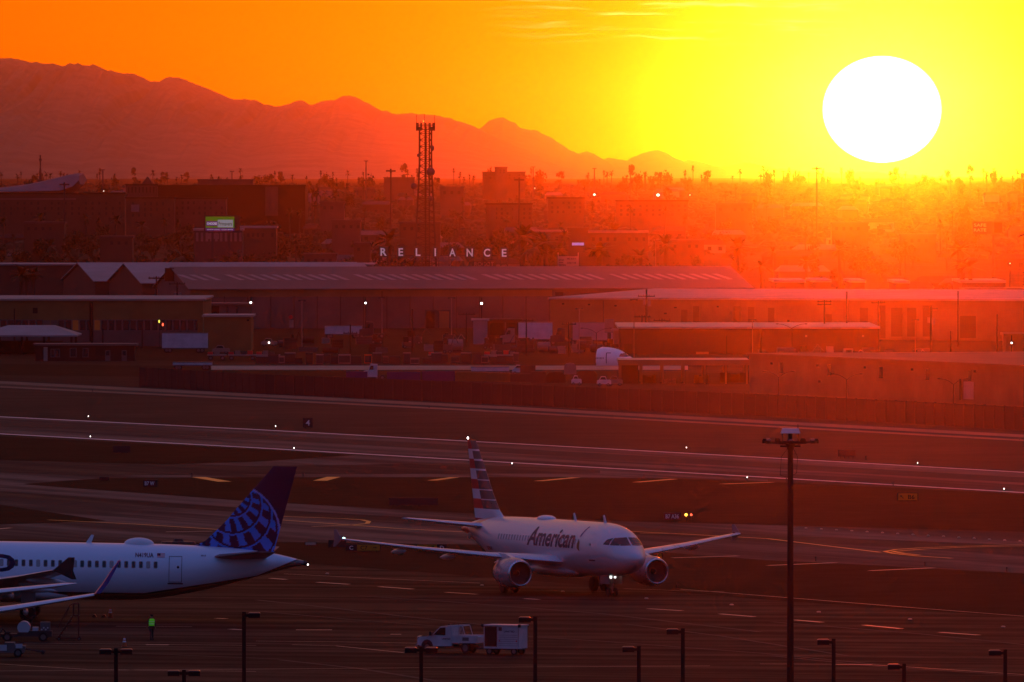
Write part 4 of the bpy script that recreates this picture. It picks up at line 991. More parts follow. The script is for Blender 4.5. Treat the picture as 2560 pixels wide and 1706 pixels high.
# the ramp worker
def person():
    p = G(379, 1600); hgt = 1.80
    root = thing('person', 'person in a bright yellow-green vest and dark trousers walking on the ramp', 'person', p, R(200))
    sk = {'pelvis': (0, 0, .96, .145), 'waist': (0, .01, 1.12, .135), 'chest': (0, .0, 1.32, .165), 'neck': (0, 0, 1.50, .065), 'head1': (0, -.01, 1.60, .085), 'head2': (0, -.015, 1.70, .098), 'head3': (0, .0, 1.775, .06), 'nose': (0, -.105, 1.66, .016)}
    E = [('pelvis', 'waist'), ('waist', 'chest'), ('chest', 'neck'), ('neck', 'head1'), ('head1', 'head2'), ('head2', 'head3'), ('head2', 'nose')]
    for s, n in ((-1, 'r'), (1, 'l')):
        f = .10 * s
        sk.update({n + 'hip': (s * .10, 0, .90, .115), n + 'knee': (s * .115, -.03 + f * 1.1, .50, .068), n + 'ank': (s * .12, .03 + f * 1.6, .10, .048), n + 'toe': (s * .14, -.13 + f * 1.6, .045, .042),
                   n + 'sho': (s * .205, 0, 1.42, .068), n + 'elb': (s * .265, .03 - f * .5, 1.14, .050), n + 'wri': (s * .27, -.05 - f * .9, .92, .034), n + 'palm': (s * .275, -.07 - f, .85, .034)})
        E += [('pelvis', n + 'hip'), (n + 'hip', n + 'knee'), (n + 'knee', n + 'ank'), (n + 'ank', n + 'toe'), ('chest', n + 'sho'), (n + 'sho', n + 'elb'), (n + 'elb', n + 'wri'), (n + 'wri', n + 'palm')]
        pc = sk[n + 'palm']
        for k in range(4):
            yy = pc[1] - .03 + k * .021; ln = (.075, .085, .08, .06)[k]
            sk[n + 'f%d' % k] = (pc[0], yy, pc[2] - .04, .0095); sk[n + 'g%d' % k] = (pc[0] - s * .012, yy, pc[2] - .04 - ln, .0085); E += [(n + 'palm', n + 'f%d' % k), (n + 'f%d' % k, n + 'g%d' % k)]
        sk[n + 'th'] = (pc[0] - s * .02, pc[1] - .05, pc[2] - .03, .010); E.append((n + 'palm', n + 'th'))
    names = list(sk); ix = {k: i for i, k in enumerate(names)}
    me = bpy.data.meshes.new('body'); me.from_pydata([sk[k][:3] for k in names], [(ix[a], ix[b]) for a, b in E], [])
    o = bpy.data.objects.new('body', me); COL.objects.link(o); o.parent = root
    sm = o.modifiers.new('skin', 'SKIN'); sv = me.skin_vertices[0].data
    for k in names: sv[ix[k]].radius = (sk[k][3], sk[k][3])
    sv[ix['pelvis']].use_root = True
    ss = o.modifiers.new('sub', 'SUBSURF'); ss.levels = 1; ss.render_levels = 1
    m = bpy.data.materials.new('person cloth and skin'); m.use_nodes = True; t = NT(m.node_tree)
    b = t.n('ShaderNodeBsdfPrincipled'); ou = t.n('ShaderNodeOutputMaterial'); t.t.links.new(b.outputs[0], ou.inputs[0])
    x, y, z = t.xyz(t.n('ShaderNodeTexCoord').outputs['Object'])
    arm = t.m('GREATER_THAN', t.m('ABSOLUTE', x), .225)
    col = t.mix(t.m('GREATER_THAN', z, 1.0), (.012, .012, .018), (.02, .02, .03))
    col = t.mix(t.m('MAXIMUM', t.m('GREATER_THAN', z, 1.51), t.m('MULTIPLY', arm, t.m('LESS_THAN', z, .93))), col, (.20, .11, .075))
    t.put(b.inputs['Base Color'], col); b.inputs['Roughness'].default_value = .8
    me.materials.append(m)
    mv = mat('fluorescent vest', (.20, .80, .03), .8, var=.1, emit=(.12, .6, .02), power=.12)
    mb = MB()
    mb.loft([[(rx * math.cos(2 * math.pi * i / 20), ry * math.sin(2 * math.pi * i / 20), z) for i in range(20)] for z, rx, ry in ((.98, .20, .175), (1.1, .195, .17), (1.3, .225, .195), (1.42, .215, .17), (1.48, .12, .11))], caps=False)
    mb.build('vest', mv, root, smooth=True)
    for z, rx, ry in ((1.10, .199, .175), (1.26, .223, .193)):
        mb = MB(); mb.loft([[(rx * math.cos(2 * math.pi * i / 20), ry * math.sin(2 * math.pi * i / 20), z + q) for i in range(20)] for q in (0, .045)], caps=False); mb.build('reflective_band', m_let_w, root)
    mb = MB(); mb.ball((0, .012, 1.725), .108, .118, .088, 14, 8); mb.build('hair', mat('dark hair', (.012, .01, .01), .8), root, smooth=True)
    for s in (-1, 1):
        mb = MB(); mb.ball((s * .036, -.098, 1.68), .014, .008, .009, 6, 4); mb.build('eye', m_black, root)
        mb = MB(); mb.ball((s * .098, -.005, 1.66), .012, .022, .032, 6, 5); mb.build('ear', mat('skin', (.20, .11, .075), .6), root)
    mb = MB(); mb.ball((0, -.10, 1.60), .026, .008, .007, 6, 4); mb.build('mouth', mat('lips', (.16, .05, .045), .6), root)
    for s in (-1, 1):
        f = .10 * s; mb = MB(); mb.loft([[(s * .13 + a, yy + f * 1.6, z) for a, z in ((-.05, .0), (.05, .0), (.045, hh), (-.045, hh))] for yy, hh in ((-.19, .05), (-.1, .09), (.02, .13), (.09, .12))]); mb.build('boot', m_black, root)
person()
# ------------------------------------------------------------------ yards and warehouses beyond the wall
def bmat(n, c, **k): return mat(n, c, k.pop('rough', .85), var=k.pop('var', .22), scale=k.pop('scale', .12), spec=.15, **k)
m_wtan = bmat('tan wall', (.17, .105, .035)); m_wgrey = bmat('grey metal cladding', (.105, .078, .064)); m_wbrick = bmat('red brown wall', (.055, .022, .016))
m_wpale = bmat('pale wall', (.22, .16, .13)); m_wdim = bmat('dim brown wall', (.07, .042, .03)); m_wbuff = bmat('buff wall', (.19, .11, .045)); m_wcream = bmat('cream wall', (.30, .23, .18))
m_rlight = bmat('pale roof', (.33, .25, .19), rough=.7); m_rlilac = bmat('weathered metal roof', (.25, .21, .20), rough=.6); m_rdim = bmat('brown roof', (.115, .08, .066), rough=.7); m_rsky = bmat('roof skylight', (.22, .165, .155), rough=.5)
m_door = bmat('dark doorway', (.016, .010, .009)); m_win = mat('dark window', (.012, .010, .012), .2, spec=.5); m_frame = mat('pale window frame', (.10, .085, .08), .6)
m_litwarm = mat('lit window', (.3, .1, .02), .5, emit=(1, .2, .02), power=.03)
class Face:
    """an upright wall from P0 to P1 (seen left to right); turns photo pixels into (along, height)"""
    def __init__(s, P0, P1):
        s.o = Vector((P0[0], P0[1], 0)); e = Vector((P1[0], P1[1], 0)) - s.o; s.L = e.length; s.u = e.normalized(); s.n = Vector((s.u.y, -s.u.x, 0))
    def uv(s, px, py):
        r = ray(px, py); k = (s.o.dot(s.n)) / (r.dot(s.n)); p = r * k + Vector((0, 0, H)) * 1
        q = Vector((r.x * k, r.y * k, H + r.z * k)); return (q - s.o).dot(s.u), q.z
    def rect(s, x0, y0, x1, y1):
        a, z1 = s.uv(x0, y0); b, z0 = s.uv(x1, y1); return a, b, z0, z1
    def box(s, mb, u0, u1, z0, z1, n0, n1, mi=0):
        P = lambda u, n, z: s.o + s.u * u + s.n * n + Vector((0, 0, z))
        vs = [P(u, n, z) for z in (z0, z1) for n in (n0, n1) for u in (u0, u1)]
        return mb.add(vs, [(0, 2, 3, 1), (4, 5, 7, 6), (0, 1, 5, 4), (2, 6, 7, 3), (0, 4, 6, 2), (1, 3, 7, 5)], mi)
def house(name, label, xl, xr, ytop, d0, d1=None, deep=30, wall=None, roof=None, items=(), group=None, base=None, over=.4, para=.35, cat='building', roof_rise=0.0):
    """flat-roofed building: front wall between two pixel columns at distances d0, d1"""
    d1 = d1 or d0; f = Face((xat(xl, d0), d0), (xat(xr, d1), d1)); h = f.uv((xl + xr) / 2, ytop)[1]
    b = gz((d0 + d1) / 2) if base is None else base
    t = thing(name, label, cat, (0, 0, 0), 0, group); t.location = f.o + Vector((0, 0, b)); inv = -t.location
    def fin(mb, nm, m, par=None):
        mb.v = [tuple(Vector(v) + inv) for v in mb.v]; return mb.build(nm, m, par or t)
    mb = MB(); f.box(mb, 0, f.L, b - .5, h, -deep, 0); fin(mb, 'wall', wall)
    mb = MB()
    if roof_rise:
        P = lambda u, n, z: f.o + f.u * u + f.n * n + Vector((0, 0, z))
        a = -over; c = f.L + over
        mb.loft([[P(a, over, h + .003), P(c, over, h + .003), P(c, over, h + para), P(a, over, h + para)], [P(a, -deep / 2, h + roof_rise), P(c, -deep / 2, h + roof_rise), P(c, -deep / 2, h + para + roof_rise), P(a, -deep / 2, h + para + roof_rise)], [P(a, -deep - over, h + .003), P(c, -deep - over, h + .003), P(c, -deep - over, h + para), P(a, -deep - over, h + para)]])
        mb2 = MB(); 
        for u in (0.02, f.L - .05): mb2.plate([P(u, 0, h), P(u, -deep, h), P(u, -deep / 2, h + roof_rise)], f.u * .03)
        fin(mb2, 'gable', wall)
    else: f.box(mb, -over, f.L + over, h + .003, h + para, -deep - over, over)
    fin(mb, 'roof', roof or wall)
    for it in items:
        x0, y0, x1, y1, nm, m = it[:6]; u0, u1, z0, z1 = f.rect(x0, y0, x1, y1)
        pr = it[6] if len(it) > 6 else .06
        mb = MB(); f.box(mb, u0, u1, z0, z1, -.05, pr); o = fin(mb, nm, m)
        if nm == 'window' and pr >= .06 and (x1 - x0) > 7:
            mb = MB(); w = .12
            f.box(mb, u0 - w, u1 + w, z0 - w, z0, -.05, pr + .04); f.box(mb, u0 - w, u1 + w, z1, z1 + w, -.05, pr + .04); f.box(mb, u0 - w, u0, z0, z1, -.05, pr + .04); f.box(mb, u1, u1 + w, z0, z1, -.05, pr + .04)
            fin(mb, 'frame', m_frame, o)
    return t, f, h
def roof_unit(px, py, d, w, h, label, m=None):
    p = at(px, py, d); o = MB().box(-w / 2, w / 2, 0, w * .7, 0, h).box(-w / 2 - .05, w / 2 + .05, -.05, w * .7 + .05, h + .002, h + .08).build('roof_unit', m or m_wdim); o.location = p
    return tag(o, label, 'roof unit', 'boxes standing on the warehouse roofs')

# yellow building with the long window band
its = []
xs = list(range(0, 500, 18))
for i, x in enumerate(range(-36, 492, 18)):
    if 92 <= x < 132: its.append((x + 1, 801, x + 17, 826, 'panel', m_wgrey)); continue
    its.append((x + 2, 801, x + 16, 826, 'window', m_litwarm if 150 <= x < 280 and (x // 18) % 3 == 1 else m_win))
its += [(-60, 827, 506, 866, 'lower_wall', m_wgrey, .12), (224, 756, 231, 854, 'downpipe', m_door, .3), (82, 770, 94, 784, 'vent', m_door), (494, 755, 507, 862, 'corner_pier', m_wtan, .25)]
house('yellow_building', 'long yellow flat-roofed building with a band of dark windows', -80, 507, 752, 2150, None, 62, m_wtan, m_rlight, its, base=0)
house('annex', 'windowless yellow annex at the end of the window-banded building', 510, 627, 793, 2095, None, 22, m_wtan, m_rlight, [(617, 799, 623, 803, 'vent', m_door), (520, 882, 560, 884, 'skirting', m_wdim)], base=0)
house('trailer_office', 'low pale office block between the annex and the long warehouse', 512, 625, 763, 2240, None, 14, m_wgrey, m_rdim, [(512, 766, 548, 792, 'doorway', m_door), (566, 766, 569, 792, 'window', m_win), (591, 766, 594, 792, 'window', m_win)], base=0)
m_traffic = mat('signal lamp', (.8, .8, .1), .4, emit=(1, .9, .1), power=1.4)
for x, y, m, lab in ((398, 804, m_traffic, 'tall yellow signal lamp in front of the dark windows'), (407, 812, m_redlamp, 'red signal lamp in front of the dark windows')):
    p = at(x, y, 2140); t = thing('signal_light', lab, 'light', (p.x, 2140, 0))
    mb = MB(); mb.cyl((0, 0, 0), (0, 0, p.z - .4), .08, n=6); mb.build('pole', m_dark, t)
    mb = MB(); mb.box(-.25, .25, -.05, .15, p.z - .5, p.z + .5); hd = mb.build('signal_head', m_black, t)
    mb = MB(); mb.ball((0, -.08, p.z), .16, .05, .3, 8, 5); mb.build('lamp', m, t)
# brick hut, canopy shed
house('brick_hut', 'low red-brown hut with two pale doors', 88, 336, 865, 1985, None, 10, m_wbrick, m_rdim,
      [(263, 876, 276, 904, 'door', m_frame), (265, 878, 274, 889, 'window', m_win, .1), (304, 876, 317, 904, 'door', m_frame), (306, 878, 315, 889, 'window', m_win, .1), (109, 868, 119, 904, 'door', m_wcream), (128, 874, 136, 892, 'window', m_win), (140, 874, 148, 892, 'window', m_win), (176, 872, 190, 892, 'window', m_win), (208, 872, 220, 892, 'window', m_win)], base=0)
def shed():
    d = 2060; e0, e1 = at(-70, 842, d), at(192, 842, d); z = e0.z; rz_ = at(60, 823, d + 12).z
    t = thing('open_shed', 'open-sided shed under a pale hipped roof', 'shed', (0, d, 0))
    mb = MB(); x0, x1 = e0.x, e1.x
    mb.loft([[(x0, 0, z), (x1, 0, z), (x1, 24, z), (x0, 24, z)], [(x0, 0, z + .25), (x1, 0, z + .25), (x1, 24, z + .25), (x0, 24, z + .25)], [(x0 + 6, 10, z + 1.9), (x1 - 4.5, 10, z + 1.9), (x1 - 4.5, 14, z + 1.9), (x0 + 6, 14, z + 1.9)]]); mb.build('roof', m_rlilac, t)
    for x in (x0 + 4, x0 + 9, x0 + 13, x1 - 1):
        for y in (1, 22):
            mb = MB(); mb.box(x - .2, x + .2, y - .2, y + .2, 0, z); mb.build('post', m_door, t)
    mb = MB(); mb.box(x0, x1 - 3, 16, 16.3, 0, 2.2); mb.build('back_wall', m_wgrey, t)
shed()

# the three-bay gabled warehouse
def gabled(name, label, px_left, d, ang, span, length, eave_py, ridge_py, rec=0.0, skylights=0, front=None, wallm=None, roofm=None, items=()):
    u = Vector((math.cos(ang), math.sin(ang), 0)); v = Vector((-math.sin(ang), math.cos(ang), 0))
    A = Vector((xat(px_left, d), d, 0)); ez = at(px_left, eave_py, d).z; dm = d + span / 2 * math.cos(ang); rz_ = at(px_left, ridge_py, dm).z
    t = thing(name, label, 'warehouse', A); P = lambda a, b, z: u * a + v * b + Vector((0, 0, z))
    mb = MB(); mb.loft([[P(a, 0, -.2), P(a, span, -.2), P(a, span, ez), P(a, span / 2, rz_), P(a, 0, ez)] for a in (0, length)]); mb.build('wall', wallm or m_wgrey, t)
    th = .22
    for s in (0, 1):
        b0, b1 = (-.6, span / 2) if s == 0 else (span + .6, span / 2); dz = (rz_ - ez) / (span / 2) * .6
        mb = MB(); mb.loft([[P(a, b0, ez - dz + .02), P(a, b1, rz_ + .02), P(a, b1, rz_ + th), P(a, b0, ez - dz + th)] for a in (-.5, length + .5)]); rf = mb.build('roof', roofm or m_rdim, t)
        if s == 0 and skylights:
            for k in range(skylights):
                a = length * (k + .6) / skylights
                if k % 11 == 3: continue
                sk = [(.40, 0), (.40, 1.15), (.62, 1.15 - .0), (.62, 0)]
                pts = [P(a - .9 * (f - .40) * 10 + w, (span / 2) * f, ez + (rz_ - ez) * f + th + .02) for f, w in ((.36, 0), (.36, 1.2), (.62, 1.2), (.62, 0))]
                mb = MB(); mb.plate(pts, (0, 0, .05)); mb.build('skylight_panel', m_rsky, rf)
    f = Face((A.x, A.y), (A.x + u.x * length, A.y + u.y * length))
    for it in items:
        x0, y0, x1, y1, nm, m = it[:6]; u0, u1, z0, z1 = f.rect(x0, y0, x1, y1); pr = it[6] if len(it) > 6 else .06
        mb = MB(); f.box(mb, u0, u1, max(0, z0), z1, -.05, pr); mb.v = [tuple(Vector(q) - A) for q in mb.v]; mb.build(nm, m, t)
    return t, P, ez, rz_
gab = [(1062, 775, 1126, 832, 'door_frame', m_dark, .15), (1065, 779, 1086, 832, 'doorway', m_door, .2), (1098, 779, 1122, 832, 'sliding_door', m_wbuff, .22), (476, 727, 1380, 741, 'upper_band', m_wbuff, .05)]
gab += [(x, 741, x + 2, 832, 'cladding_rib', m_wdim, .12) for x in range(560, 1380, 58)]
_gt = gabled('gabled_warehouse', 'long low-roofed warehouse with a row of roof skylights and a gabled end', 476, 2400, R(11), 47, 121, 724, 670, skylights=48, items=gab, wallm=m_wgrey)[0]
gabled('gabled_warehouse', 'middle gabled bay with a pale roof beside the long warehouse', 356, 2449, R(11), 46, 52, 709, 661, wallm=m_wdim, roofm=m_rlilac)
gabled('gabled_warehouse', 'farthest gabled bay with a pale roof beside the long warehouse', 238, 2497, R(11), 46, 62, 704, 659, wallm=m_wdim, roofm=m_rlilac)
mb = MB(); gw = _gt.location; p = at(424, 687, 2421); mb.box(p.x - gw.x - 1.0, p.x - gw.x + 1.0, p.y - gw.y - .1, p.y - gw.y + .1, p.z - 1.4, p.z + 1.4); mb.build('vent', m_door, _gt)
house('shed_row', 'long pale roof line behind the gables', -90, 930, 664, 2700, None, 40, m_wdim, m_rlilac, base=2.0)
# round red sign on the wall
t = thing('round_sign', 'red disc sign above a pale board on the warehouse wall', 'sign', at(727, 812, 2395))
mb = MB(); mb.cyl((0, 0, 1.6), (0, -.1, 1.6), .42, n=18); mb.build('disc', m_redp, t); mb = MB(); mb.box(-.3, .6, -.05, 0, -.6, 1.0); mb.build('board', m_wpale, t)

m_rolld = bmat('roller door', (.105, .055, .022))
# big pale-roofed building on the sunny side
its = [(x0, y0, x1, y1, 'roller_door', m_rolld) for x0, y0, x1, y1 in ((1703, 775, 1719, 812), (1733, 766, 1748, 812), (1834, 766, 1851, 812), (1870, 768, 1886, 812), (1920, 770, 1936, 816), (2062, 786, 2080, 826), (2150, 770, 2170, 826), (2196, 764, 2214, 846), (2228, 770, 2256, 842), (2268, 770, 2291, 842), (2307, 764, 2330, 842), (2400, 790, 2440, 846))]
its += [(1508, 752, 1510, 812, 'downpipe', m_wdim, .2), (1614, 756, 1616, 806, 'downpipe', m_wdim, .2), (1405, 758, 1411, 762, 'vent', m_door), (1470, 760, 1476, 764, 'vent', m_door), (1536, 763, 1542, 767, 'vent', m_door), (1685, 768, 1692, 771, 'vent', m_door), (1792, 765, 1797, 769, 'vent', m_door), (1660, 782, 1667, 786, 'vent', m_door), (1968, 800, 1974, 806, 'vent', m_door)]
house('pale_roofed_warehouse', 'huge warehouse with a broad pale roof and dark roller doors', 1376, 2640, 751, 2260, 2225, 130, m_wbuff, m_rlight, its, base=0, roof_rise=1.2)
for x, y, w, h, lab in ((1681, 745, 1.6, 1.0, 'dark box on the pale roof behind the lone utility pole'), (1927, 745, 1.4, 1.0, 'small dark box on the pale roof in the middle'), (2036, 745, 2.6, .8, 'long low box on the pale roof toward the sunny end'), (1398, 740, 1.6, .7, 'pale box at the low end of the pale roof'), (1967, 747, 1.2, .4, 'flat vent on the pale roof beside a dark box')):
    roof_unit(x, y, 2300, w, h, lab)
house('dark_red_building', 'long dark building with a bright roof edge below the huge warehouse', 1550, 2195, 822, 2060, None, 60, m_wbrick, bmat('roof with painted sunlight', (.45, .33, .22), rough=.45), [(x, 838, x + 5, 843, 'wall_lamp', m_wpale) for x in (2013, 2155)] + [(1560, 860, 1580, 904, 'doorway', m_door), (1740, 880, 1772, 904, 'pallet', m_wbuff), (1815, 840, 1818, 904, 'downpipe', m_door)], base=0)  # bright roof colour stands in for sunlight on it
house('tan_block', 'small tan block with one wall lamp at the edge of the view', 2516, 2640, 840, 1800, None, 14, m_wtan, m_wtan, [], base=0)
house('low_white_office', 'small white flat-roofed office beside the dark carport', 1183, 1218, 803, 2180, None, 9, m_rlilac, m_rlilac, [], base=0)
house('carport', 'dark flat-roofed carport between white office and white trailers', 1219, 1300, 803, 2185, None, 9, m_wbrick, m_wbrick, [(1225, 808, 1258, 838, 'doorway', m_door), (1262, 806, 1264, 838, 'post', m_frame), (1268, 808, 1298, 838, 'doorway', m_door)], base=0)
house('white_shed', 'small pale shed under the end of the white trailers', 1534, 1549, 828, 2085, None, 6, m_wpale, m_rlilac, [], base=0)
# big tan hall in front on the sunny side
its = [(x, y, x + 9, y + 28, 'window', m_win, .03) for x, y in ((1948, 906), (2069, 912), (2198, 918), (2314, 923), (2420, 926))]
its += [(x - 2.5, y - 3, x + 2.5, y + 3, 'vent', m_door, .1) for x, y in ((1930, 909), (2045, 914), (2163, 919), (2281, 924), (2438, 929), (2050, 954))] + [(2410, 954, 2434, 999, 'door', m_wcream), (2402, 948, 2406, 1000, 'downpipe', m_door, .2)]
t, f, h = house('tan_hall', 'large tan hall with five slit windows behind the perimeter wall', 1873, 2640, 906, 1690, 1570, 70, m_wbuff, m_wbuff, its, base=0)
for x, y0, y1 in ((1917, 910, 996), (2296, 924, 1000)): pass
# open-sided canopy
def canopy():
    d = 1765; a, b = at(1545, 908, d), at(1874, 912, d); t = thing('canopy', 'long flat canopy on thin posts in front of the aircraft nose', 'canopy', (a.x, d, 0)); L = b.x - a.x; z = a.z
    mb = MB(); mb.box(0, L, 0, 22, z, z + .45); mb.build('roof', bmat('canopy sheet', (.40, .30, .20), rough=.45), t)
    mb = MB(); mb.box(0, L, -.06, 0, z - .35, z + .5); mb.build('fascia', m_wbuff, t)
    for i in range(7):
        for y in (.6, 20):
            mb = MB(); x = .4 + (L - .8) * i / 6; mb.box(x - .14, x + .14, y - .14, y + .14, 0, z); mb.build('post', m_wbuff, t)
    mb = MB(); mb.box(.5, 3.2, 3, 6, 0, z - .1); mb.build('store_room', m_wbrick, t)
canopy()
for x0, x1, y0, d, lab, m in ((1735, 1772, 938, 1772, 'stack of pale crates under the canopy', m_wbuff), (1605, 1640, 938, 1775, 'dim crates under the canopy near the white car', m_wdim), (1800, 1873, 932, 1778, 'dark stores at the end of the canopy', m_wbrick), (1660, 1690, 948, 1770, 'low crates beneath the middle of the canopy', m_wpale)):
    a, b = at(x0, y0, d), at(x1, y0, d); w = b.x - a.x
    t = thing('crate_stack', lab, 'crates', (a.x, d, 0), 0, 'stores under the canopy')
    for i in range(3):
        mb = MB(); mb.box(w * i / 3 + .03, w * (i + 1) / 3 - .03, 0, 1.1, 0, a.z * (1 - .18 * (i % 2))); mb.box(w * i / 3 + .01, w * (i + 1) / 3 - .01, -.03, 1.13, a.z * .45, a.z * .5); mb.build('crate', m, t)
# stored aircraft nose
def stored_nose():
    d = 1935; s = F / d; hull = Hull(33.84, 16.1); p = at(1597, 905, d)
    t = thing('aircraft_nose', 'white cut-off aircraft nose section standing behind the canopy', 'aircraft section', (p.x - .2, d, -.3), R(-14)); dz = p.z - FC + .75
    rings = []
    for a in (0, .08, .2, .4, .7, 1.1, 1.6, 2.1, 2.7, 3.4, 4.3, 5.2, 6.2, 6.9):
        c, hh, hw = hull.sec(a); k = 1 if a < 6.5 else .86
        rings.append([(-a, hw * k * math.cos(2 * math.pi * i / 32), c + dz + hh * k * math.sin(2 * math.pi * i / 32)) for i in range(32)])
    mb = MB(); mb.loft(rings); mb.build('fuselage', m_white_ac, t, smooth='auto')
    def part(nm, m, fn):
        mb = MB(); fn(mb); mb.v = [(x - hull.amg, y, z + dz) for x, y, z in mb.v]; mb.build(nm, m, t)
    part('cockpit_window', m_pane, lambda q: hull.quad([(1.6, FC + .4), (2.9, FC + .45), (2.7, FC + .95), (2.05, FC + .98)], .02, 'side', -1, q))
    part('cockpit_window', m_pane, lambda q: hull.quad([(.06, FC + .46), (.8, FC + .44), (.72, FC + 1.02), (.06, FC + 1.06)], .02, 'front', -1, q))
    part('door', m_seam, lambda q: (hull.patch(4.95, 5.1, FC - .7, FC + 1.1, 1, 8, .02, -1, q), hull.patch(4.3, 4.95, FC + 1.0, FC + 1.12, 4, 1, .02, -1, q)))
    for k in range(6): part('window', m_pane, lambda q: hull.patch(5.5 + k * .24, 5.6 + k * .24, FC + .0, FC + .32, 1, 2, .02, -1, q))
    for x in (-1.5, -5.5):
        mb = MB(); mb.box(x - .3, x + .3, -1, 1, 0, FC + dz - 1.6); mb.build('stand', m_dark, t)
stored_nose()

# vehicles and trailers of the yards
def trailer(x0, x1, y0, y1, d, label, m=m_wpaint, cab=0, group='box trailers in the yard'):
    a, b = at(x0, y0, d), at(x1, y0, d); w = b.x - a.x; top = a.z; bot = max(.9, at(x0, y1, d).z)
    t = thing('box_trailer', label, 'trailer', (a.x, d, 0), 0, group)
    mb = MB(); mb.box(0, w, 0, 2.5, bot, top); mb.build('box', m, t)
    mb = MB(); mb.box(-.03, w + .03, -.04, 2.54, top + .003, top + .1); mb.box(-.03, w + .03, -.05, 2.55, bot - .15, bot - .003); mb.build('rail', m_grime, t)
    n = max(3, int(w / 1.3))
    for i in range(1, n): mb = MB(); mb.box(w * i / n - .03, w * i / n + .03, -.03, 0, bot + .1, top - .1); mb.build('rib', m, t)
    for x in (w * .1, w * .17, w * .8, w * .88): wheel(t, x, .3, .48, .3)
    mb = MB(); mb.box(.5, w - .5, .4, 2.1, .7, bot - .16); mb.build('chassis', m_dark, t)
    return t
trailer(405, 519, 834, 870, 2075, 'white box trailer parked against the yellow annex')
trailer(812, 905, 816, 846, 2260, 'white box trailer in front of the long warehouse wall')
trailer(1296, 1381, 807, 848, 2170, 'white trailer with a dark tractor unit at its end')
trailer(1432, 1532, 808, 850, 2168, 'duller long trailer beyond the dark tractor unit', bmat('dull white sheet', (.30, .25, .25)))
trailer(1178, 1273, 919, 933, 1830, 'white trailer standing above the tan containers by the wall')
trailer(432, 530, 907, 922, 1890, 'long low white trailer standing at the end of the pale road')
trailer(1512, 1534, 800, 830, 2160, 'short pale trailer by the white shed', m_wpale)
def tractor(x, ybase, d, w, label, m, flip=1, sc=1.0):
    p = at(x, ybase, d); t = thing('truck', label, 'truck', (p.x, d, 0), 0, 'trucks in the yards'); t.scale = (flip * sc, sc, sc)
    mb = MB(); prism_y(mb, [(0, .6), (1.9, .6), (1.9, 3.2), (.5, 3.3), (.1, 2.0), (-.9, 1.8), (-1.0, .6)], 0, 2.4); mb.build('cab', m, t)
    mb = MB(); mb.box(1.9, w, .5, 1.9, .6, 1.0); mb.build('chassis', m_dark, t)
    mb = MB(); mb.plate([(.25, -.02, 2.1), (1.1, -.02, 2.1), (1.1, -.02, 2.9), (.55, -.02, 2.9)], (0, .01, 0)); mb.build('side_window', m_glass, t)
    for xx in (-.4, w - 1.6, w - .5): wheel(t, xx, .2, .5, .3)
    mb = MB(); mb.box(-1.1, -1.0, .1, 2.3, .5, .9); mb.build('bumper', m_grime, t)
    return t
tractor(1388, 848, 2168, 5, 'dark tractor unit between two white trailers', m_dark)
tractor(910, 846, 2258, 4, 'dark truck close to the white trailer by the warehouse', m_dark)
tractor(1262, 848, 2166, 4.2, 'pale truck cab facing the carport', m_wpale)
tractor(920, 951, 1800, 3.4, 'white truck cab in front of the blue containers', m_wpaint, 1, .78)
def car(x, ybase, d, L, label, m, lamp=None, flip=1, group='cars about the yards'):
    p = at(x, ybase, d); t = thing('parked_car', label, 'car', (p.x, d, gz(d)), 0, group); t.scale = (flip, 1, 1)
    mb = MB(); prism_y(mb, [(0, .35), (L, .35), (L, .85), (L * .94, .98), (L * .70, 1.02), (L * .62, 1.48), (L * .30, 1.52), (L * .16, 1.0), (.05, .85)], 0, 1.75); mb.build('body', m, t)
    mb = MB(); mb.plate([(L * .21, -.02, 1.05), (L * .65, -.02, 1.05), (L * .59, -.02, 1.42), (L * .33, -.02, 1.44)], (0, .012, 0)); mb.build('side_window', m_glass, t)
    mb = MB(); prism_y(mb, [(L * .31, 1.523), (L * .61, 1.483), (L * .61, 1.51), (L * .31, 1.55)], .1, 1.65); mb.build('roof', m, t)
    for xx in (L * .2, L * .8):
        wheel(t, xx, .12, .33, .22)
    if lamp: mb = MB(); mb.ball((lamp * L, -.05, .7), .14, .1, .14, 8, 5); mb.build('headlight', m_lamp, t)
    return t
car(652, 866, 2155, 3.1, 'pale car with one glowing headlight in the dark yard', m_wpale, .5)
car(530, 884, 2065, 3.2, 'pale car parked below the yellow annex', m_wpale)
car(1492, 956, 1745, 2.2, 'bright white car parked left of the canopy posts', m_wpaint)
car(1518, 956, 1748, 2.4, 'dim white car close behind the bright white one', m_wpale)
car(1428, 954, 1752, 1.6, 'small white car between the two dark round-topped boxes', m_wpaint)
car(1280, 932, 1850, 2.4, 'white car on the pale road near the tan containers', m_wpaint)
# containers by the wall
def container(x0, x1, y0, y1, d, label, m, group='freight containers along the wall', rnd=False):
    a, b = at(x0, y0, d), at(x1, y0, d); w = b.x - a.x; z = a.z
    t = thing('container', label, 'container', (a.x, d, 0), 0, group)
    mb = MB()
    if rnd: prism_y(mb, [(0, 0), (w, 0), (w, z * .7), (w * .85, z * .95), (w * .5, z), (w * .15, z * .95), (0, z * .7)], 0, 2.4)
    else: mb.box(0, w, 0, 2.4, 0, z)
    mb.build('box', m, t); n = max(2, int(w / .9))
    for i in range(n + 1):
        mb = MB(); x = w * i / n; mb.box(x - .05, x + .05, -.05, .0, 0, z * (.7 if rnd else 1)); mb.build('rib', m, t)
    if not rnd: mb = MB(); mb.box(-.05, w + .05, -.05, 2.45, z + .003, z + .08); mb.build('roof', m, t)
    return t
m_blue = bmat('blue container', (.02, .022, .10))
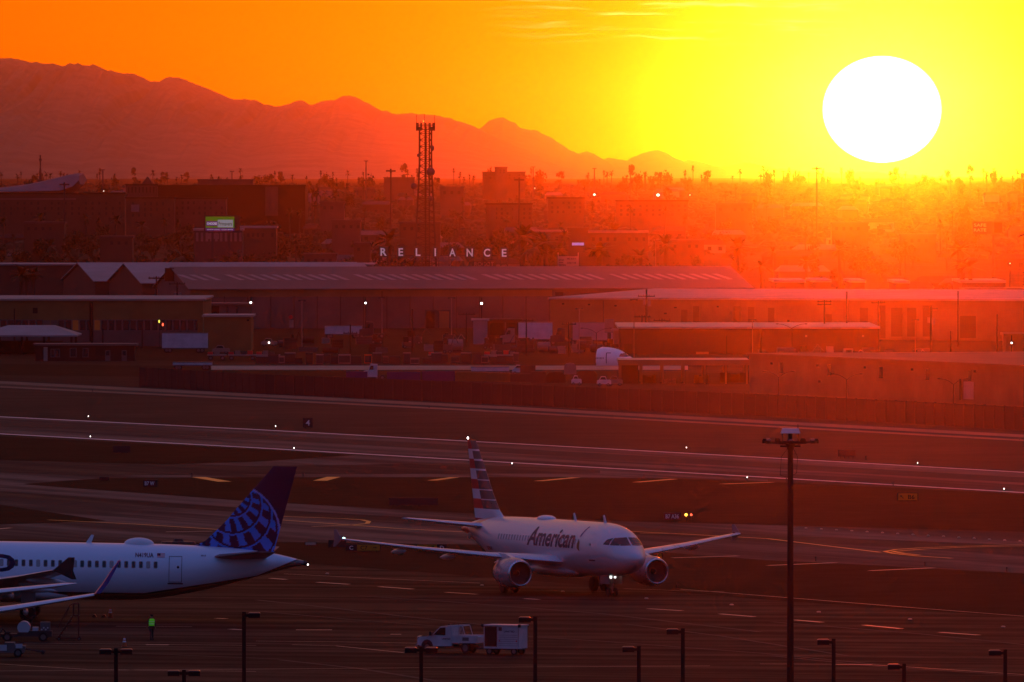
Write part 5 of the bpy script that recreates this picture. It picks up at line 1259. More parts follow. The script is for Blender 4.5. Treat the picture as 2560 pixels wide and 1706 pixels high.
for x0, x1, y0, d, lab, m in ((866, 918, 931, 1790, 'blue container to the left of the white truck cab', m_blue), (968, 1050, 932, 1790, 'long blue container right beside the white truck cab', m_blue), (1056, 1136, 930, 1792, 'last blue container before the tan ones', m_blue),
                              (1139, 1215, 932, 1788, 'tan container under the white trailer', m_wtan), (1217, 1275, 934, 1785, 'second tan container, next to the white trailer end', m_wtan), (1277, 1330, 936, 1783, 'tan container half hidden by the pale-roofed kiosk', m_wdim)):
    container(x0, x1, y0, 0, d, lab, m)
container(1366, 1412, 930, 0, 1775, 'dark round-topped box by the kiosk', m_wbrick, rnd=True); container(1440, 1492, 926, 0, 1772, 'larger dark round-topped box beside the white cars', m_wbrick, rnd=True)
container(1328, 1364, 931, 0, 1770, 'kiosk with a pale flat roof by the wall', m_wdim); container(1301, 1338, 915, 0, 1840, 'dim square store behind the kiosk', m_wdim)
container(1411, 1440, 908, 0, 1850, 'pale tilted-looking hopper above the round-topped boxes', m_wpale, rnd=True)
# the pale road and rows of cargo bins
def strip_(name, x0, x1, ya, yb, z, m): return sheet(name, [(x0, ya), (x1, ya), (x1, yb), (x0, yb)], z, m)
strip_('yard_road', 528, 1720, 914.5, 925, .03, ground_mat('concrete strip with painted sunlight', (.42, .26, .16), (.52, .33, .2), .05, .3)); strip_('yard', -90, 2650, 800, 913, .015, m_grass); strip_('yard', -90, 2650, 926, 954, .015, m_grass)  # yard_road: sunlight is painted into its pale concrete colour
rb = random.Random(5); x = 640; k = 0
bin_mats = [m_dark, m_wdim, m_wpale, m_dark, m_wbrick, m_dark, m_wgrey]
while x < 1300:
    w = rb.choice((14, 18, 22, 26, 30)); y0 = rb.choice((884, 888, 892, 897)); d = 1945 + rb.random() * 20
    m = bin_mats[k % 7]
    if 895 < x < 950 and k % 2: m = m_orange
    a, b = at(x, y0, d), at(x + w, y0, d); ww = b.x - a.x
    t = thing('cargo_bin', ORD[k] + ' cargo bin from the white-edged flatbed, ' + ('orange' if m is m_orange else 'pale' if m in (m_wpale, m_wgrey) else 'dark'), 'bin', (a.x, d, 0), 0, 'cargo bins along the pale road')
    mb = MB(); prism_y(mb, [(0.0, 0.15), (ww, .15), (ww, a.z), (0, a.z)], 0, 1.5); mb.build('box', m, t)
    mb = MB(); mb.box(.08, ww - .08, -.03, 0, .3, a.z - .15); mb.build('door', m_dark if m is not m_dark else m_wdim, t)
    mb = MB(); mb.box(-.03, ww + .03, -.06, 1.56, a.z + .003, a.z + .12); mb.build('lid', m_rlilac if k % 3 == 0 else m, t)
    mb = MB(); mb.box(-.05, ww + .05, -.05, 1.5, 0, .147); mb.build('skid', m_dark, t)
    x += w + rb.choice((0, 1, 3, 8)); k += 1
for x0, x1, lab in ((518, 565, 'first low flatbed with pale edges in the yard'), (570, 640, 'flatbed with a red and white load in the yard'), (640, 700, 'white-edged flatbed next to the cargo bins'), (1070, 1098, 'white-topped flatbed past the cargo bins'), (1210, 1290, 'flatbed with white drums by the pole')):
    d = 1990; a, b = at(x0, 887, d), at(x1, 887, d); w = b.x - a.x; t = thing('flatbed', lab, 'flatbed', (a.x, d, 0), 0, 'flatbeds in the yard')
    mb = MB(); mb.box(0, w, 0, 2.4, .85, 1.05); mb.build('deck', m_rlilac, t)
    for i in range(int(w / 1.1)): mb = MB(); q = i * 1.1 + .1; mb.box(q, q + .9, .2, 2.0, 1.053, 1.5 + .2 * (i % 2)); mb.build('load', (m_redp, m_wpale, m_dark)[i % 3], t)
    for q in (.6, w - .6): wheel(t, q, .2, .42, .25)

# more clutter of the yards: pallets, dark machines, tanks, parked lorries
rc = random.Random(17)
for i in range(54):
    px = 640 + 900 * rc.random() if i < 40 else 1600 + 900 * rc.random(); d = 2060 + 130 * rc.random() if i < 40 else 2010 + 40 * rc.random()
    if 1190 < px < 1560 and d > 2150: d = 2080
    kd = rc.choice(('pallet_stack', 'pallet_stack', 'machine', 'storage_tank')); m = rc.choice((m_dark, m_wdim, m_wbrick, m_dark, m_wgrey, m_wpale)); w = 1.2 + 2.2 * rc.random(); hh = .8 + 1.6 * rc.random()
    cn = {m_dark: 'black', m_wdim: 'brown', m_wbrick: 'dark red', m_wgrey: 'grey', m_wpale: 'pale'}[m]
    t = thing(kd, cn + ' ' + kd.replace('_', ' ') + ' in the cluttered yard ' + ('on the sunny side' if i >= 40 else 'before the long warehouse'), kd.split('_')[-1], (xat(px, d), d, 0), (rc.random() - .5) * .5, 'clutter of the yards')
    if kd == 'pallet_stack':
        for k in range(3): mb = MB(); q = hh * k / 3; o_ = .12 * rc.random(); mb.box(o_, w + o_, 0, 1.2, q + .02, q + hh / 3); mb.build('pallet', m, t)
    elif kd == 'machine':
        mb = MB(); mb.box(0, w, 0, 1.4, .3, hh * .7); mb.build('body', m, t); mb = MB(); mb.box(w * .1, w * .5, .1, 1.2, hh * .7, hh + .5); mb.build('cabin', m_glass, t)
        mb = MB(); mb.tube([(w * .9, .6, hh * .6), (w * 1.3, .6, hh * 1.5), (w * 1.7, .6, hh * .8)], .09); mb.build('boom', m, t)
        for q in (.3, w - .3): wheel(t, q, .1, .35, .25)
    else:
        mb = MB(); mb.cyl((0, .7, hh * .6), (w, .7, hh * .6), hh * .45, n=12); mb.build('tank', m, t); mb = MB(); mb.box(.2, w - .2, .3, 1.1, 0, hh * .2); mb.build('cradle', m_dark, t)

# poles, lamps and wires
def pole(px, ytop, d, label, arms=(0.0,), w=3.0, thick=.14, m=None, transformer=False, group='utility poles among the yards'):
    p = at(px, ytop, d); b = gz(d); h = p.z - b
    t = thing('utility_pole', label, 'pole', (p.x, d, b), 0, group); m = m or m_door
    mb = MB(); mb.cyl((0, 0, -.3), (0, 0, h), thick * 1.25, thick * .8, 8); mb.build('pole', m, t)
    for a in arms:
        mb = MB(); z = h - .35 - a; mb.box(-w / 2, w / 2, -.08, .08, z - .09, z + .09); ca = mb.build('crossarm', m, t)
        for i in range(4):
            mb = MB(); x = -w / 2 + .15 + (w - .3) * i / 3; mb.cyl((x, 0, z + .09), (x, 0, z + .35), .06, .04, 6); mb.build('insulator', m, ca)
    if transformer:
        mb = MB(); mb.cyl((.45, 0, h - 3.2), (.45, 0, h - 2.0), .32, n=10); mb.cyl((-.4, 0, h - 2.9), (-.4, 0, h - 1.9), .26, n=10); mb.build('transformer', m_wpale, t)
    return t
for px, y, d, arms, th, tr, lab in ((391, 691, 2300, (0, .1), .17, False, 'dark utility pole crossing the gabled roofs'), (443, 706, 2250, (0,), .17, True, 'utility pole with pale transformers above the yellow building'), (230, 756, 2140, (), .22, False, 'thick dark pole in front of the yellow building wall'),
        (36, 772, 2138, (), .12, False, 'dark post at the shaded end of the yellow building'), (257, 820, 2135, (), .14, False, 'short dark post beneath the window band'), (356, 806, 2135, (), .12, False, 'thin dark post before the yellow building'), (955, 728, 2390, (), .10, False, 'thin pole rising in front of the long warehouse'),
        (1031, 773, 2080, (), .16, False, 'stout dark pole before the warehouse doorway'), (876, 812, 2060, (1.2,), .15, False, 'pole with a low crossarm beside the white trailer'), (1316, 798, 2040, (0,), .14, False, 'pole standing before the white trailers'), (1422, 806, 2030, (0,), .15, False, 'pole before the dark tractor unit'),
        (1616, 723, 2120, (1.0,), .18, True, 'tallest dark utility pole in front of the pale roof'), (1605, 788, 2130, (0,), .13, False, 'shorter pole right beside the tallest utility pole'), (1655, 797, 2130, (0,), .12, False, 'short crossarm pole above the bright roof edge'),
        (2061, 750, 2100, (0, .5), .16, False, 'crossarm pole before the roller doors'), (2117, 729, 2110, (), .15, False, 'plain tall pole on the sunny side'), (2196, 753, 2090, (0,), .14, False, 'pole against the wide roller doors'), (2327, 768, 2080, (0,), .17, True, 'crossarm pole in the dim sunny corner yard'), (2395, 728, 2150, (), .12, False, 'thin pole at the end of the pale roof'),
        (2493, 786, 2070, (), .14, False, 'thin pole near the tan block'), (1902, 826, 1990, (), .18, False, 'pole behind the tan hall corner'), (1166, 782, 2150, (0,), .10, False, 'thin crossarm pole left of the white office'), (2377, 828, 1990, (), .12, False, 'short thin pole before the sunny corner yard')):
    pole(px, y, d, lab, arms, 3.2 if d > 2100 else 2.6, th, None, tr)
def street_lamp(px, ytop, ybase_d, label, span=36, m=None):
    d = ybase_d; p = at(px, ytop, d); h = p.z; s = F / d; a = span / s
    t = thing('street_lamp', label, 'street lamp', (p.x, d, 0), 0, 'curved twin-arm street lamps'); m = m or m_wbrick
    mb = MB(); mb.cyl((0, 0, 0), (0, 0, h), .11, .07, 8); mb.build('pole', m, t)
    for s_ in (-1, 1):
        mb = MB(); mb.tube([(0, 0, h), (s_ * a * .3, 0, h + .45), (s_ * a * .65, 0, h + .75), (s_ * a, 0, h + .85)], .045); mb.build('arm', m, t)
        mb = MB(); mb.ball((s_ * a * 1.05, 0, h + .85), .3, .12, .09, 8, 5); mb.build('lamp_head', m, t)
for px, y, d, lab in ((1947, 944, 1615, 'twin-arm street lamp at the end of the tan hall'), (2117, 950, 1610, 'twin-arm street lamp before the middle of the tan hall'), (2384, 962, 1590, 'twin-arm street lamp beside the pale door'), (1491, 833, 1960, 'twin-arm street lamp left of the aircraft nose'), (1979, 822, 2040, 'twin-arm street lamp on the bright roof edge line')):
    street_lamp(px, y, d, lab, 34)
def wall_light(px, py, d, label, r=.28, polez=True):
    p = at(px, py, d); t = thing('floodlight', label, 'light', (p.x, d, 0), 0, 'white floodlights of the yards')
    mb = MB(); mb.cyl((0, .3, 0), (0, .3, p.z + 1.2), .11, .08, 8); mb.build('pole', m_door, t)
    mb = MB(); mb.box(-.2, .2, .0, .3, p.z - .1, p.z + .25); mb.build('housing', m_dark, t)
    mb = MB(); mb.ball((0, -.05, p.z), r, .15, r * .9, 10, 6); mb.build('lamp', m_lamp, t, smooth=True)
for px, y, d, lab, r in ((515, 755, 2230, 'white floodlight at the corner of the yellow building', .16), (627, 757, 2225, 'white floodlight on a pole past the trailer office', .2), (914, 758, 2380, 'white floodlight on a pole in front of the warehouse', .2), (1204, 759, 2385, 'white floodlight past the warehouse doorway', .23), (2529, 858, 1798, 'small white lamp on the tan block', .13)):
    wall_light(px, y, d, lab, r)
for px, y0, d in ((955, 745, 2300), (755, 752, 2110), (1129, 745, 2180), (1448, 772, 2060), (1585, 750, 1990), (2288, 800, 2000), (1881, 800, 1985)):
    p = at(px, y0, d); t = thing('light_mast', 'slender pale lamp mast standing in the yards', 'mast', (p.x, d, 0), 0, 'slender yard masts')
    mb = MB(); mb.cyl((0, 0, 0), (0, 0, p.z), .10, .06, 7); mb.build('pole', m_wpale if d > 2050 else m_wbuff, t)
    mb = MB(); mb.box(-.6, .6, -.1, .1, p.z, p.z + .12); mb.box(-.7, -.35, -.15, .15, p.z - .15, p.z + .1); mb.box(.35, .7, -.15, .15, p.z - .15, p.z + .1); mb.build('lamp_bar', m_dark, t)
# ------------------------------------------------------------------ the town beyond the warehouses
def row_d(py, lo=2400.0, hi=12000.0):
    """distance at which the rising ground shows at this pixel row"""
    for _ in range(40):
        m = (lo + hi) / 2
        if HORIZON + F * (H - gz(m)) / m > py: lo = m
        else: hi = m
    return lo
# --- sign on the warehouse roof: eight letters, each on its own board
m_sgl = mat('pale sign letters', (.72, .74, .78), .5, emit=(.75, .85, 1.0), power=.12); m_board = mat('olive sign board', (.075, .055, .030), .7)
def roof_sign():
    d = 2435; a = at(947, 668, d); t = thing('roof_sign', 'row of tall pale letters on small boards above the warehouse roof', 'sign', (a.x, d, 0)); base = 13.0
    for i, ch in enumerate('RELIANCE'):
        p = at(959 + 43.05 * i, 617 + i * .35, d); q = at(959 + 43.05 * i, 642 + i * .35, d); x = p.x - a.x; h = p.z - q.z; w = 22 * d / F
        mb = MB(); mb.box(x - w / 2, x + w / 2, 0, .2, q.z - .1, p.z + .1); bo = mb.build('letter_board', m_board, t)
        hh = h * .78; tw = min(hh * text_shape(ch, .02)[2] * 1.0, w * .72); flat_text(ch, hh, tw, m_sgl, bo, (x - tw / 2, -.03, q.z + h * .11), .025)
        for s in (-1, 1):
            mb = MB(); mb.cyl((x + s * w * .4, .1, base), (x + s * w * .4, .1, q.z - .1), .09, n=6); mb.cyl((x + s * w * .4, .1, q.z - .2), (x - s * w * .4, 1.6, base), .06, n=6); mb.build('strut', m_dark, bo)
    mb = MB(); b = at(1262, 652, d); mb.box(0, b.x - a.x, .05, .15, b.z + 1.0, b.z + 1.18); mb.build('walkway', m_dark, t)
roof_sign()
t = thing('small_sign', 'small dim sign standing low on the roof beneath the last letters', 'sign', at(1180, 674, 2438))
mb = MB(); mb.box(0, 5.2, 0, .2, .5, 1.9); bo = mb.build('board', m_board, t)
for x in (.5, 4.7): mb = MB(); mb.cyl((x, .1, -.6), (x, .1, .5), .07, n=6); mb.build('leg', m_dark, t)
flat_text('ROGOT', .9, 4.2, m_wpale, bo, (.5, -.03, .72), .02)
def notice_board():
    d = 2520; a, b = at(1394, 641, d), at(1447, 668, d); w, h = b.x - a.x, a.z - b.z; t = thing('notice_board', 'pale board with dark lines of writing above the warehouse roof', 'sign', (a.x, d, 0))
    mb = MB(); mb.box(0, w, 0, .25, b.z, a.z); bo = mb.build('board', m_wcream, t)
    for k, (x, q, ww) in enumerate(((.45, .70, .42), (.06, .58, .24), (.08, .34, .2), (.45, .32, .42), (.08, .12, .3))):
        flat_text(('NO. B 3 N', 'STAR', 'PARK', 'DAILY HE', 'OPEN')[k], h * .14, w * ww, m_door, bo, (w * x, -.03, b.z + h * q), .02)
    for x in (.12, w - .12): mb = MB(); mb.cyl((x, .12, 0), (x, .12, a.z + .8), .12, n=6); mb.build('post', m_wcream, t)
notice_board()
# --- lit billboard
def billboard():
    d = 3300; a, b = at(514, 542, d), at(586, 578, d); w, h, z = b.x - a.x, a.z - b.z, b.z; t = thing('billboard', 'lit billboard with a green top, a purple block and a white panel', 'billboard', (a.x, d, 0))
    E = lambda n, c, p: mat(n, c, .5, var=.03, emit=c, power=p)
    mb = MB(); mb.box(-.5, w + 1.6, .1, 1.2, z - .5, z + h + .4); mb.build('frame', m_black, t)
    mb = MB(); mb.box(w * .78, w * .86, .4, 1.0, gz(d), z - .5); mb.box(w * .2, w * .28, .4, 1.0, gz(d), z - .5); mb.build('column', m_dark, t)
    mb = MB(); mb.box(0, w, 0, .1, z, z + h); sc_ = mb.build('screen', E('green screen', (.08, .24, .008), .3), t)
    mb = MB(); mb.box(0, w, -.03, 0, z, z + h * .22); mb.build('lower_strip', E('purple screen', (.045, .01, .09), .6), sc_)
    mb = MB(); mb.box(w * .02, w * .42, -.03, 0, z + h * .36, z + h * .68); mb.build('word_block', E('violet screen', (.06, .015, .11), .7), sc_)
    mb = MB(); mb.box(w * .42, w * .95, -.04, 0, z + h * .26, z + h * .78); mb.build('white_panel', E('white screen', (.25, .30, .32), .5), sc_)
    flat_text('CHOOSE', h * .16, w * .34, E('white letter', (.6, .6, .65), .6), sc_, (w * .05, -.05, z + h * .44), .02); flat_text('Primavera', h * .27, w * .47, E('dark green letter', (.02, .08, .01), .1), sc_, (w * .45, -.06, z + h * .38), .01)
    flat_text('SENIOR LIVING - LEARN MORE', h * .07, w * .9, E('pale letter', (.4, .4, .5), .5), sc_, (w * .05, -.05, z + h * .07), .02)
billboard()
t = thing('billboard', 'dim unlit billboard with faint letters on the sunny side', 'billboard', at(2432, 585, 3300))
mb = MB(); mb.box(0, 8.7, 0, .6, 0, 3.6); bo = mb.build('panel', m_wdim, t); mb = MB(); mb.box(6.2, 8.5, -.03, 0, .3, 3.3); mb.build('dark_panel', m_door, t)
flat_text('SAFE', .9, 3.6, m_wcream, bo, (.3, -.03, 2.1), .03); flat_text('RATE', .9, 3.6, m_wcream, bo, (.3, -.03, .7), .03)
mb = MB(); mb.box(5.6, 6.3, .1, .6, gz(3300) - bo.parent.location.z, 0); mb.build('column', m_dark, t)
# --- lattice radio tower
def tower():
    d = 2950; s = F / d; foot = gz(d); px = 1064; top = at(px, 318, d).z; p = xat(px, d)
    t = thing('radio_tower', 'tall lattice radio tower with round dishes and an antenna ring on top', 'tower', (p, d, 0)); m = mat('tower steel', (.03, .018, .015), .7)
    def hw(z): q = (z - foot) / (top - foot); return (30 + (15 - 30) * min(1, q / .78)) / s if q < .78 else 15 / s
    cor = [(-1, -1), (1, -1), (1, 1), (-1, 1)]; n = 26
    lv = [foot + (top - foot) * i / n for i in range(n + 1)]; P = lambda c, z: Vector((c[0] * hw(z), c[1] * hw(z) * .9, z))
    for c in cor:
        mb = MB(); mb.tube([P(c, z) for z in (foot, foot + (top - foot) * .78, top)], .24, 5); mb.build('leg', m, t)
    for i in range(n):
        mb = MB()
        for k in range(4):
            a, b = cor[k], cor[(k + 1) % 4]; z0, z1 = lv[i], lv[i + 1]
            mb.cyl(P(a, z0), P(b, z1), .10, n=4); mb.cyl(P(b, z0), P(a, z1), .10, n=4); mb.cyl(P(a, z1), P(b, z1), .11, n=4)
        mb.build('lattice_bay', m, t)
    mb = MB(); mb.cyl((0, 0, foot), (0, 0, top), .30, n=6); mb.cyl((1.0, 0, foot), (1.0, 0, top), .2, n=5); mb.build('cable_run', m, t)
    r = 22 / s; mb = MB()
    for z in (top - .6, top + .5): mb.tube([(r * math.cos(2 * math.pi * i / 12), r * math.sin(2 * math.pi * i / 12), z) for i in range(13)], .12, 5)
    for i in range(6): mb.cyl((0, 0, top), (r * math.cos(i * math.pi / 3), r * math.sin(i * math.pi / 3), top), .09, n=4)
    mb.build('platform', m, t)
    for i in range(12):
        q = 2 * math.pi * i / 12; mb = MB(); x, y = r * math.cos(q), r * math.sin(q); mb.box(x - .2, x + .2, y - .12, y + .12, top - .95, top + 1.1); mb.build('panel_antenna', m, t)
    for x, h0, h1 in ((-22.5, -1.0, 3.2), (-3, 0, 3.4), (22.5, -1.0, 3.1), (8, 0, 1.2), (-12, 0, 1.5)):
        mb = MB(); mb.cyl((x / s, 0, top + h0), (x / s, 0, top + h1), .07, n=5); mb.build('whip_antenna', m, t)
    for dx, py, rr, ry in ((18, 371, 7.0, .55), (-17, 389, 5.0, .9), (13, 430, 10.8, 1.0), (-29, 466, 8.2, 1.0), (13, 497, 7.0, .8), (6, 470, 3, 1)):
        z = at(px, py, d).z; R_ = rr / s; mb = MB()
        mb.loft([[(dx / s + R_ * q * ry * math.cos(2 * math.pi * i / 16), -2.2 - o, z + R_ * q * math.sin(2 * math.pi * i / 16)) for i in range(16)] for q, o in ((.9, -.5), (1, 0), (.98, .25), (.6, .5), (.05, .62))]); ds = mb.build('dish', mat('dish drum', (.06, .045, .055), .6), t, smooth='auto')
        mb = MB(); mb.cyl((dx / s, -1.8, z), (max(-1.6, min(1.6, dx / s * .5)), -.4, z), .09, n=5); mb.build('dish_arm', m, ds)
    mb = MB(); mb.ball((-5 / s, 0, top + 1.5), .12, .12, .16, 8, 5); mb.build('warning_lamp', mat('orange warning lamp', (1, .5, .1), .4, emit=(1, .55, .1), power=3), t)
tower()
t = thing('radio_mast', 'thin far radio mast with one dish above the shaded end of the town', 'mast', (xat(101, 5200), 5200, gz(5200)))
mb = MB(); zt = at(101, 388, 5200).z - gz(5200); mb.tube([(0, 0, 0), (0, 0, zt)], .35, 5); mb.tube([(1.2, 0, 0), (.3, 0, zt * .8)], .2, 4); mb.tube([(-1.2, 0, 0), (-.3, 0, zt * .8)], .2, 4); mb.build('mast', m_dark, t)
mb = MB(); mb.cyl((-.9, -.6, zt * .62), (-.9, -.2, zt * .62), .9, n=12); mb.build('dish', m_dark, t); mb = MB(); mb.cyl((0, -.6, zt * .93), (0, -.2, zt * .93), .7, n=12); mb.build('dish', m_dark, t)
# --- tall highway lamp masts
def high_mast(px, ytop, d, label, bright=True):
    p = at(px, ytop, d); b = gz(d); h = p.z - b; s = F / d
    t = thing('highway_lamp_mast', label, 'mast', (p.x, d, b), 0, 'tall highway lamp masts'); m = mat('far steel', (.03, .02, .018), .7)
    mb = MB(); mb.cyl((0, 0, 0), (0, 0, h), 2.8 / s, 1.8 / s, 7); mb.build('pole', m, t)
    r = 9 / s
    mb = MB(); mb.tube([(r * .8 * math.cos(2 * math.pi * i / 10), r * .8 * math.sin(2 * math.pi * i / 10), h - .2) for i in range(11)], .1, 4); mb.cyl((0, 0, h - .9), (0, 0, h + .5), 2.6 / s, 2.0 / s, 8); mb.build('lamp_ring', m, t)
    for i in range(6):
        q = math.pi * i / 3; mb = MB(); x, y = r * math.cos(q), r * math.sin(q); mb.box(x - .45, x + .45, y - .3, y + .3, h - .5, h); mb.build('lamp', m, t)
for px, y, d, lab in ((977, 426, 3900, 'tall lamp mast close to the radio tower, on its shaded side'), (1298, 448, 3700, 'tall lamp mast between the radio tower and the sun, beside a palm'), (2042, 420, 4300, 'tall lamp mast silhouetted just under the sun'), (161, 460, 3800, 'tall lamp mast in front of the swooping pale roof')):
    high_mast(px, y, d, lab)
for px, y, d, lab in ((1333, 417, 7000, 'faint far lamp mast past the hotel tower'), (1486, 421, 7000, 'faint far lamp mast above the bright far lamp'), (1576, 422, 7100, 'faint far lamp mast by the far palms'), (915, 402, 6900, 'faint far mast near the tall lamp mast'), (257, 424, 6500, 'faint far mast over the low hazy trees'), (580, 428, 6600, 'faint far mast over the big dark hall'), (2376, 437, 7200, 'faint far mast under the fading edge of the glow'), (1958, 428, 7400, 'pale far mast beside the lamp mast under the sun'), (2555, 440, 7000, 'far mast at the very edge of the view')):
    p = at(px, y, d); b = gz(d); t = thing('far_mast', lab, 'mast', (p.x, d, b), 0, 'far thin masts on the skyline')
    mb = MB(); mb.cyl((0, 0, 0), (0, 0, p.z - b), .5, .32, 6); mb.build('pole', m_dark, t); mb = MB(); mb.box(-1.3, 1.3, -.3, .3, p.z - b - .4, p.z - b); mb.build('head', m_dark, t)
# --- big buildings of the town
def far_house(name, label, x0, x1, y0, d, wall, roof=None, items=(), deep=30, **k): return house(name, label, x0, x1, y0, d, None, deep, wall, roof or wall, items, base=gz(d), para=.6, over=.3, **k)
m_ftan = bmat('far tan wall', (.072, .046, .030)); m_fdark = bmat('far dark wall', (.028, .011, .008)); m_fgrey = bmat('far grey wall', (.075, .048, .042)); m_fpale = bmat('far pale wall', (.17, .125, .12)); m_fwin = mat('far window', (.014, .010, .008), .5)
far_house('event_hall', 'huge dark windowless hall with one pale upright panel', 395, 763, 466, 4700, m_fdark, m_fdark, [(663, 467, 695, 540, 'pale_panel', m_fgrey, .3)], 70)
far_house('event_hall', 'ribbed paler wing joined to the huge dark hall', 315, 394, 464, 4730, m_fgrey, m_fdark, [(x, 468, x + 3, 482, 'rib', m_fdark, .2) for x in range(320, 390, 9)], 60)
far_house('roof_storey', 'pale flat storey on top of the huge dark hall', 495, 632, 452, 4760, m_fgrey, m_fgrey, [], 30)
t = thing('roof_fin', 'small steep triangular roof peak above the dark hall', 'roof', at(368, 461, 4780)); mb = MB(); mb.plate([(-2.4, 0, 0), (2.6, 0, 0), (0, 0, 3.2)], (0, 9, 0)); mb.build('peak', m_fgrey, t)
def arena():
    d = 5000; t = thing('arena', 'pale swooping arena roof rising towards a rounded end', 'arena', (0, d, 0)); top = [(-90, 482), (0, 474), (60, 466), (110, 455), (150, 445), (182, 439), (196, 440)]; low = [(-90, 484), (0, 480), (60, 479), (110, 478), (150, 477), (182, 466), (198, 450)]
    rings = []
    for (x, y), (x2, y2) in zip(top, low):
        a, b = at(x, y, d), at(x2, y2, d); rings.append([(b.x, 0, b.z), (a.x, 6, a.z), (a.x, 60, a.z + 1), (b.x, 90, b.z), (b.x, 60, b.z - 2), (b.x, 6, b.z - 2)])
    mb = MB(); mb.loft(rings); mb.build('roof', m_fpale, t, smooth='auto')
    a, b = at(-90, 482, d), at(186, 480, d); mb = MB(); mb.box(a.x, b.x, 8, 80, gz(d), a.z - 3); mb.build('wall', m_fdark, t)
arena()
def windows(x0, x1, ys, step, w, h, m=None, skip=5): return [(x, y, x + w, y + h, 'window', m or m_fwin, .05) for y in ys for k, x in enumerate(range(x0, x1, step)) if not skip or (k * 7 + y * 3 + x0) % skip]
far_house('apartment_block', 'long four-storey apartment block with rows of small windows', -80, 312, 486, 4300, m_ftan, m_fdark, [(-80, 497, 190, 499, 'cornice', m_fpale, .3)] + windows(-60, 308, (505, 518, 531), 17, 5, 7), 20)
far_house('apartment_block', 'pale-fronted apartment block with separate window bays', 315, 435, 497, 4250, m_ftan, m_fdark, windows(330, 432, (506, 520, 534), 15, 5, 8) + [(328, 512, 348, 530, 'balcony', m_fpale, .5)], 20)
far_house('apartment_block', 'apartment block half behind palms beyond the billboard', 432, 565, 498, 4270, m_fgrey, m_fdark, windows(440, 560, (504, 517, 530), 14, 5, 7, skip=4), 20)
far_house('hotel_tower', 'stepped hotel tower standing alone against the orange mountains', 1206, 1313, 432, 6800, m_fgrey, m_fgrey, windows(1212, 1310, (437, 444), 12, 4, 3), 30)
far_house('rooftop_block', 'taller middle storeys of the stepped hotel', 1237, 1268, 420, 6790, m_fgrey, m_fgrey, windows(1240, 1266, (425, 430), 9, 4, 3), 26)
far_house('low_block', 'low dark block beside the radio tower', 960, 1036, 446, 6700, m_fgrey, m_fgrey, [], 30)
far_house('white_hall', 'pale columned building beneath the billboard', 485, 605, 577, 3350, m_fgrey, m_rlilac, [(x, 582, x + 6, 604, 'column', m_fpale, .4) for x in range(490, 604, 12)] + [(518, 584, 548, 598, 'sign_board', m_fpale, .3)], 20)
far_house('white_hall', 'pale low hall with a bright roof edge past the billboard', 598, 690, 571, 3420, m_ftan, m_rlilac, windows(606, 688, (583,), 12, 6, 10), 20)
far_house('long_low_shop', 'long tan low building with a lit blue sign', 1330, 1420, 581, 3450, m_ftan, m_fpale, windows(1340, 1418, (592,), 16, 7, 9), 25)
t, f, h = far_house('long_low_shop', 'taller tan middle of the building with the blue sign', 1420, 1470, 574, 3440, m_wdim, m_ftan, [(1430, 607, 1460, 614, 'neon_sign', mat('blue neon', (.2, .25, .9), .5, emit=(.35, .4, 1.0), power=.32), .3)], 25)
far_house('long_low_shop', 'sunward tan wing of the building with the blue sign', 1470, 1620, 583, 3460, m_ftan, m_fpale, windows(1480, 1610, (594,), 18, 7, 9), 25)
far_house('apartment_block', 'hazy apartment block with paler bays past the radio tower', 1215, 1330, 512, 4400, m_ftan, m_fdark, windows(1224, 1326, (520, 531, 542), 14, 5, 6) + [(1222, 514, 1240, 552, 'bay', m_fgrey, .6), (1282, 514, 1300, 552, 'bay', m_fgrey, .6)], 20)
far_house('apartment_block', 'hazy apartment block further toward the sun', 1370, 1460, 497, 4600, m_ftan, m_fdark, windows(1378, 1456, (505, 516, 527), 14, 5, 6), 20)
far_house('apartment_block', 'wide hazy block dissolving in the glow', 1540, 1720, 504, 4700, m_ftan, m_fdark, windows(1550, 1716, (512, 523, 534), 16, 6, 6), 20)
for x0, x1, y0, d, lab in ((1790, 1880, 512, 4500, 'flat block in the red glow'), (2080, 2170, 560, 3900, 'flat block straight under the sun'), (2250, 2340, 590, 3700, 'flat block between glow and dark palms'), (1100, 1160, 470, 5300, 'small pale block past the radio tower'), (800, 860, 508, 4400, 'small pale house with a light gable past the dark hall'), (830, 900, 555, 3600, 'pale low house before the tall lamp mast'), (760, 840, 640, 2850, 'pale low building just over the roof line'), (885, 925, 612, 3000, 'low building next to a yellow lamp'), (1000, 1100, 560, 3600, 'low house at the foot of the radio tower'), (1640, 1760, 604, 3500, 'low hazy house on the sunny side of the blue sign'), (640, 700, 480, 4900, 'pale low block past the dark hall'), (60, 160, 560, 3500, 'dim house in the dark trees'), (250, 330, 596, 3200, 'dim low house behind the car park')):
    far_house('far_building', lab, x0, x1, y0, d, m_fgrey if 'pale' in lab else m_ftan, m_fgrey, windows(x0 + 8, x1 - 6, (y0 + 8,), 18, 7, 8), 18)
for x0, x1, y0, d, lab in ((1938, 2012, 703, 2720, 'first pale roof behind the huge warehouse'), (2032, 2076, 702, 2735, 'second pale roof behind the huge warehouse'), (2128, 2162, 703, 2745, 'third small roof behind the huge warehouse'), (2240, 2272, 705, 2750, 'fourth small roof behind the huge warehouse'), (2405, 2512, 704, 2740, 'long pale roof near the dark palms on the sunny side')):
    far_house('back_shed', lab, x0, x1, y0 + 4, d, m_wdim, m_rlight, [], 55)
far_house('back_shed', 'tan shed at the sunny end behind the pale roof', 2415, 2650, 728, 2480, m_wbuff, m_wbuff, [(2534, 735, 2546, 752, 'doorway', m_door)], 30)
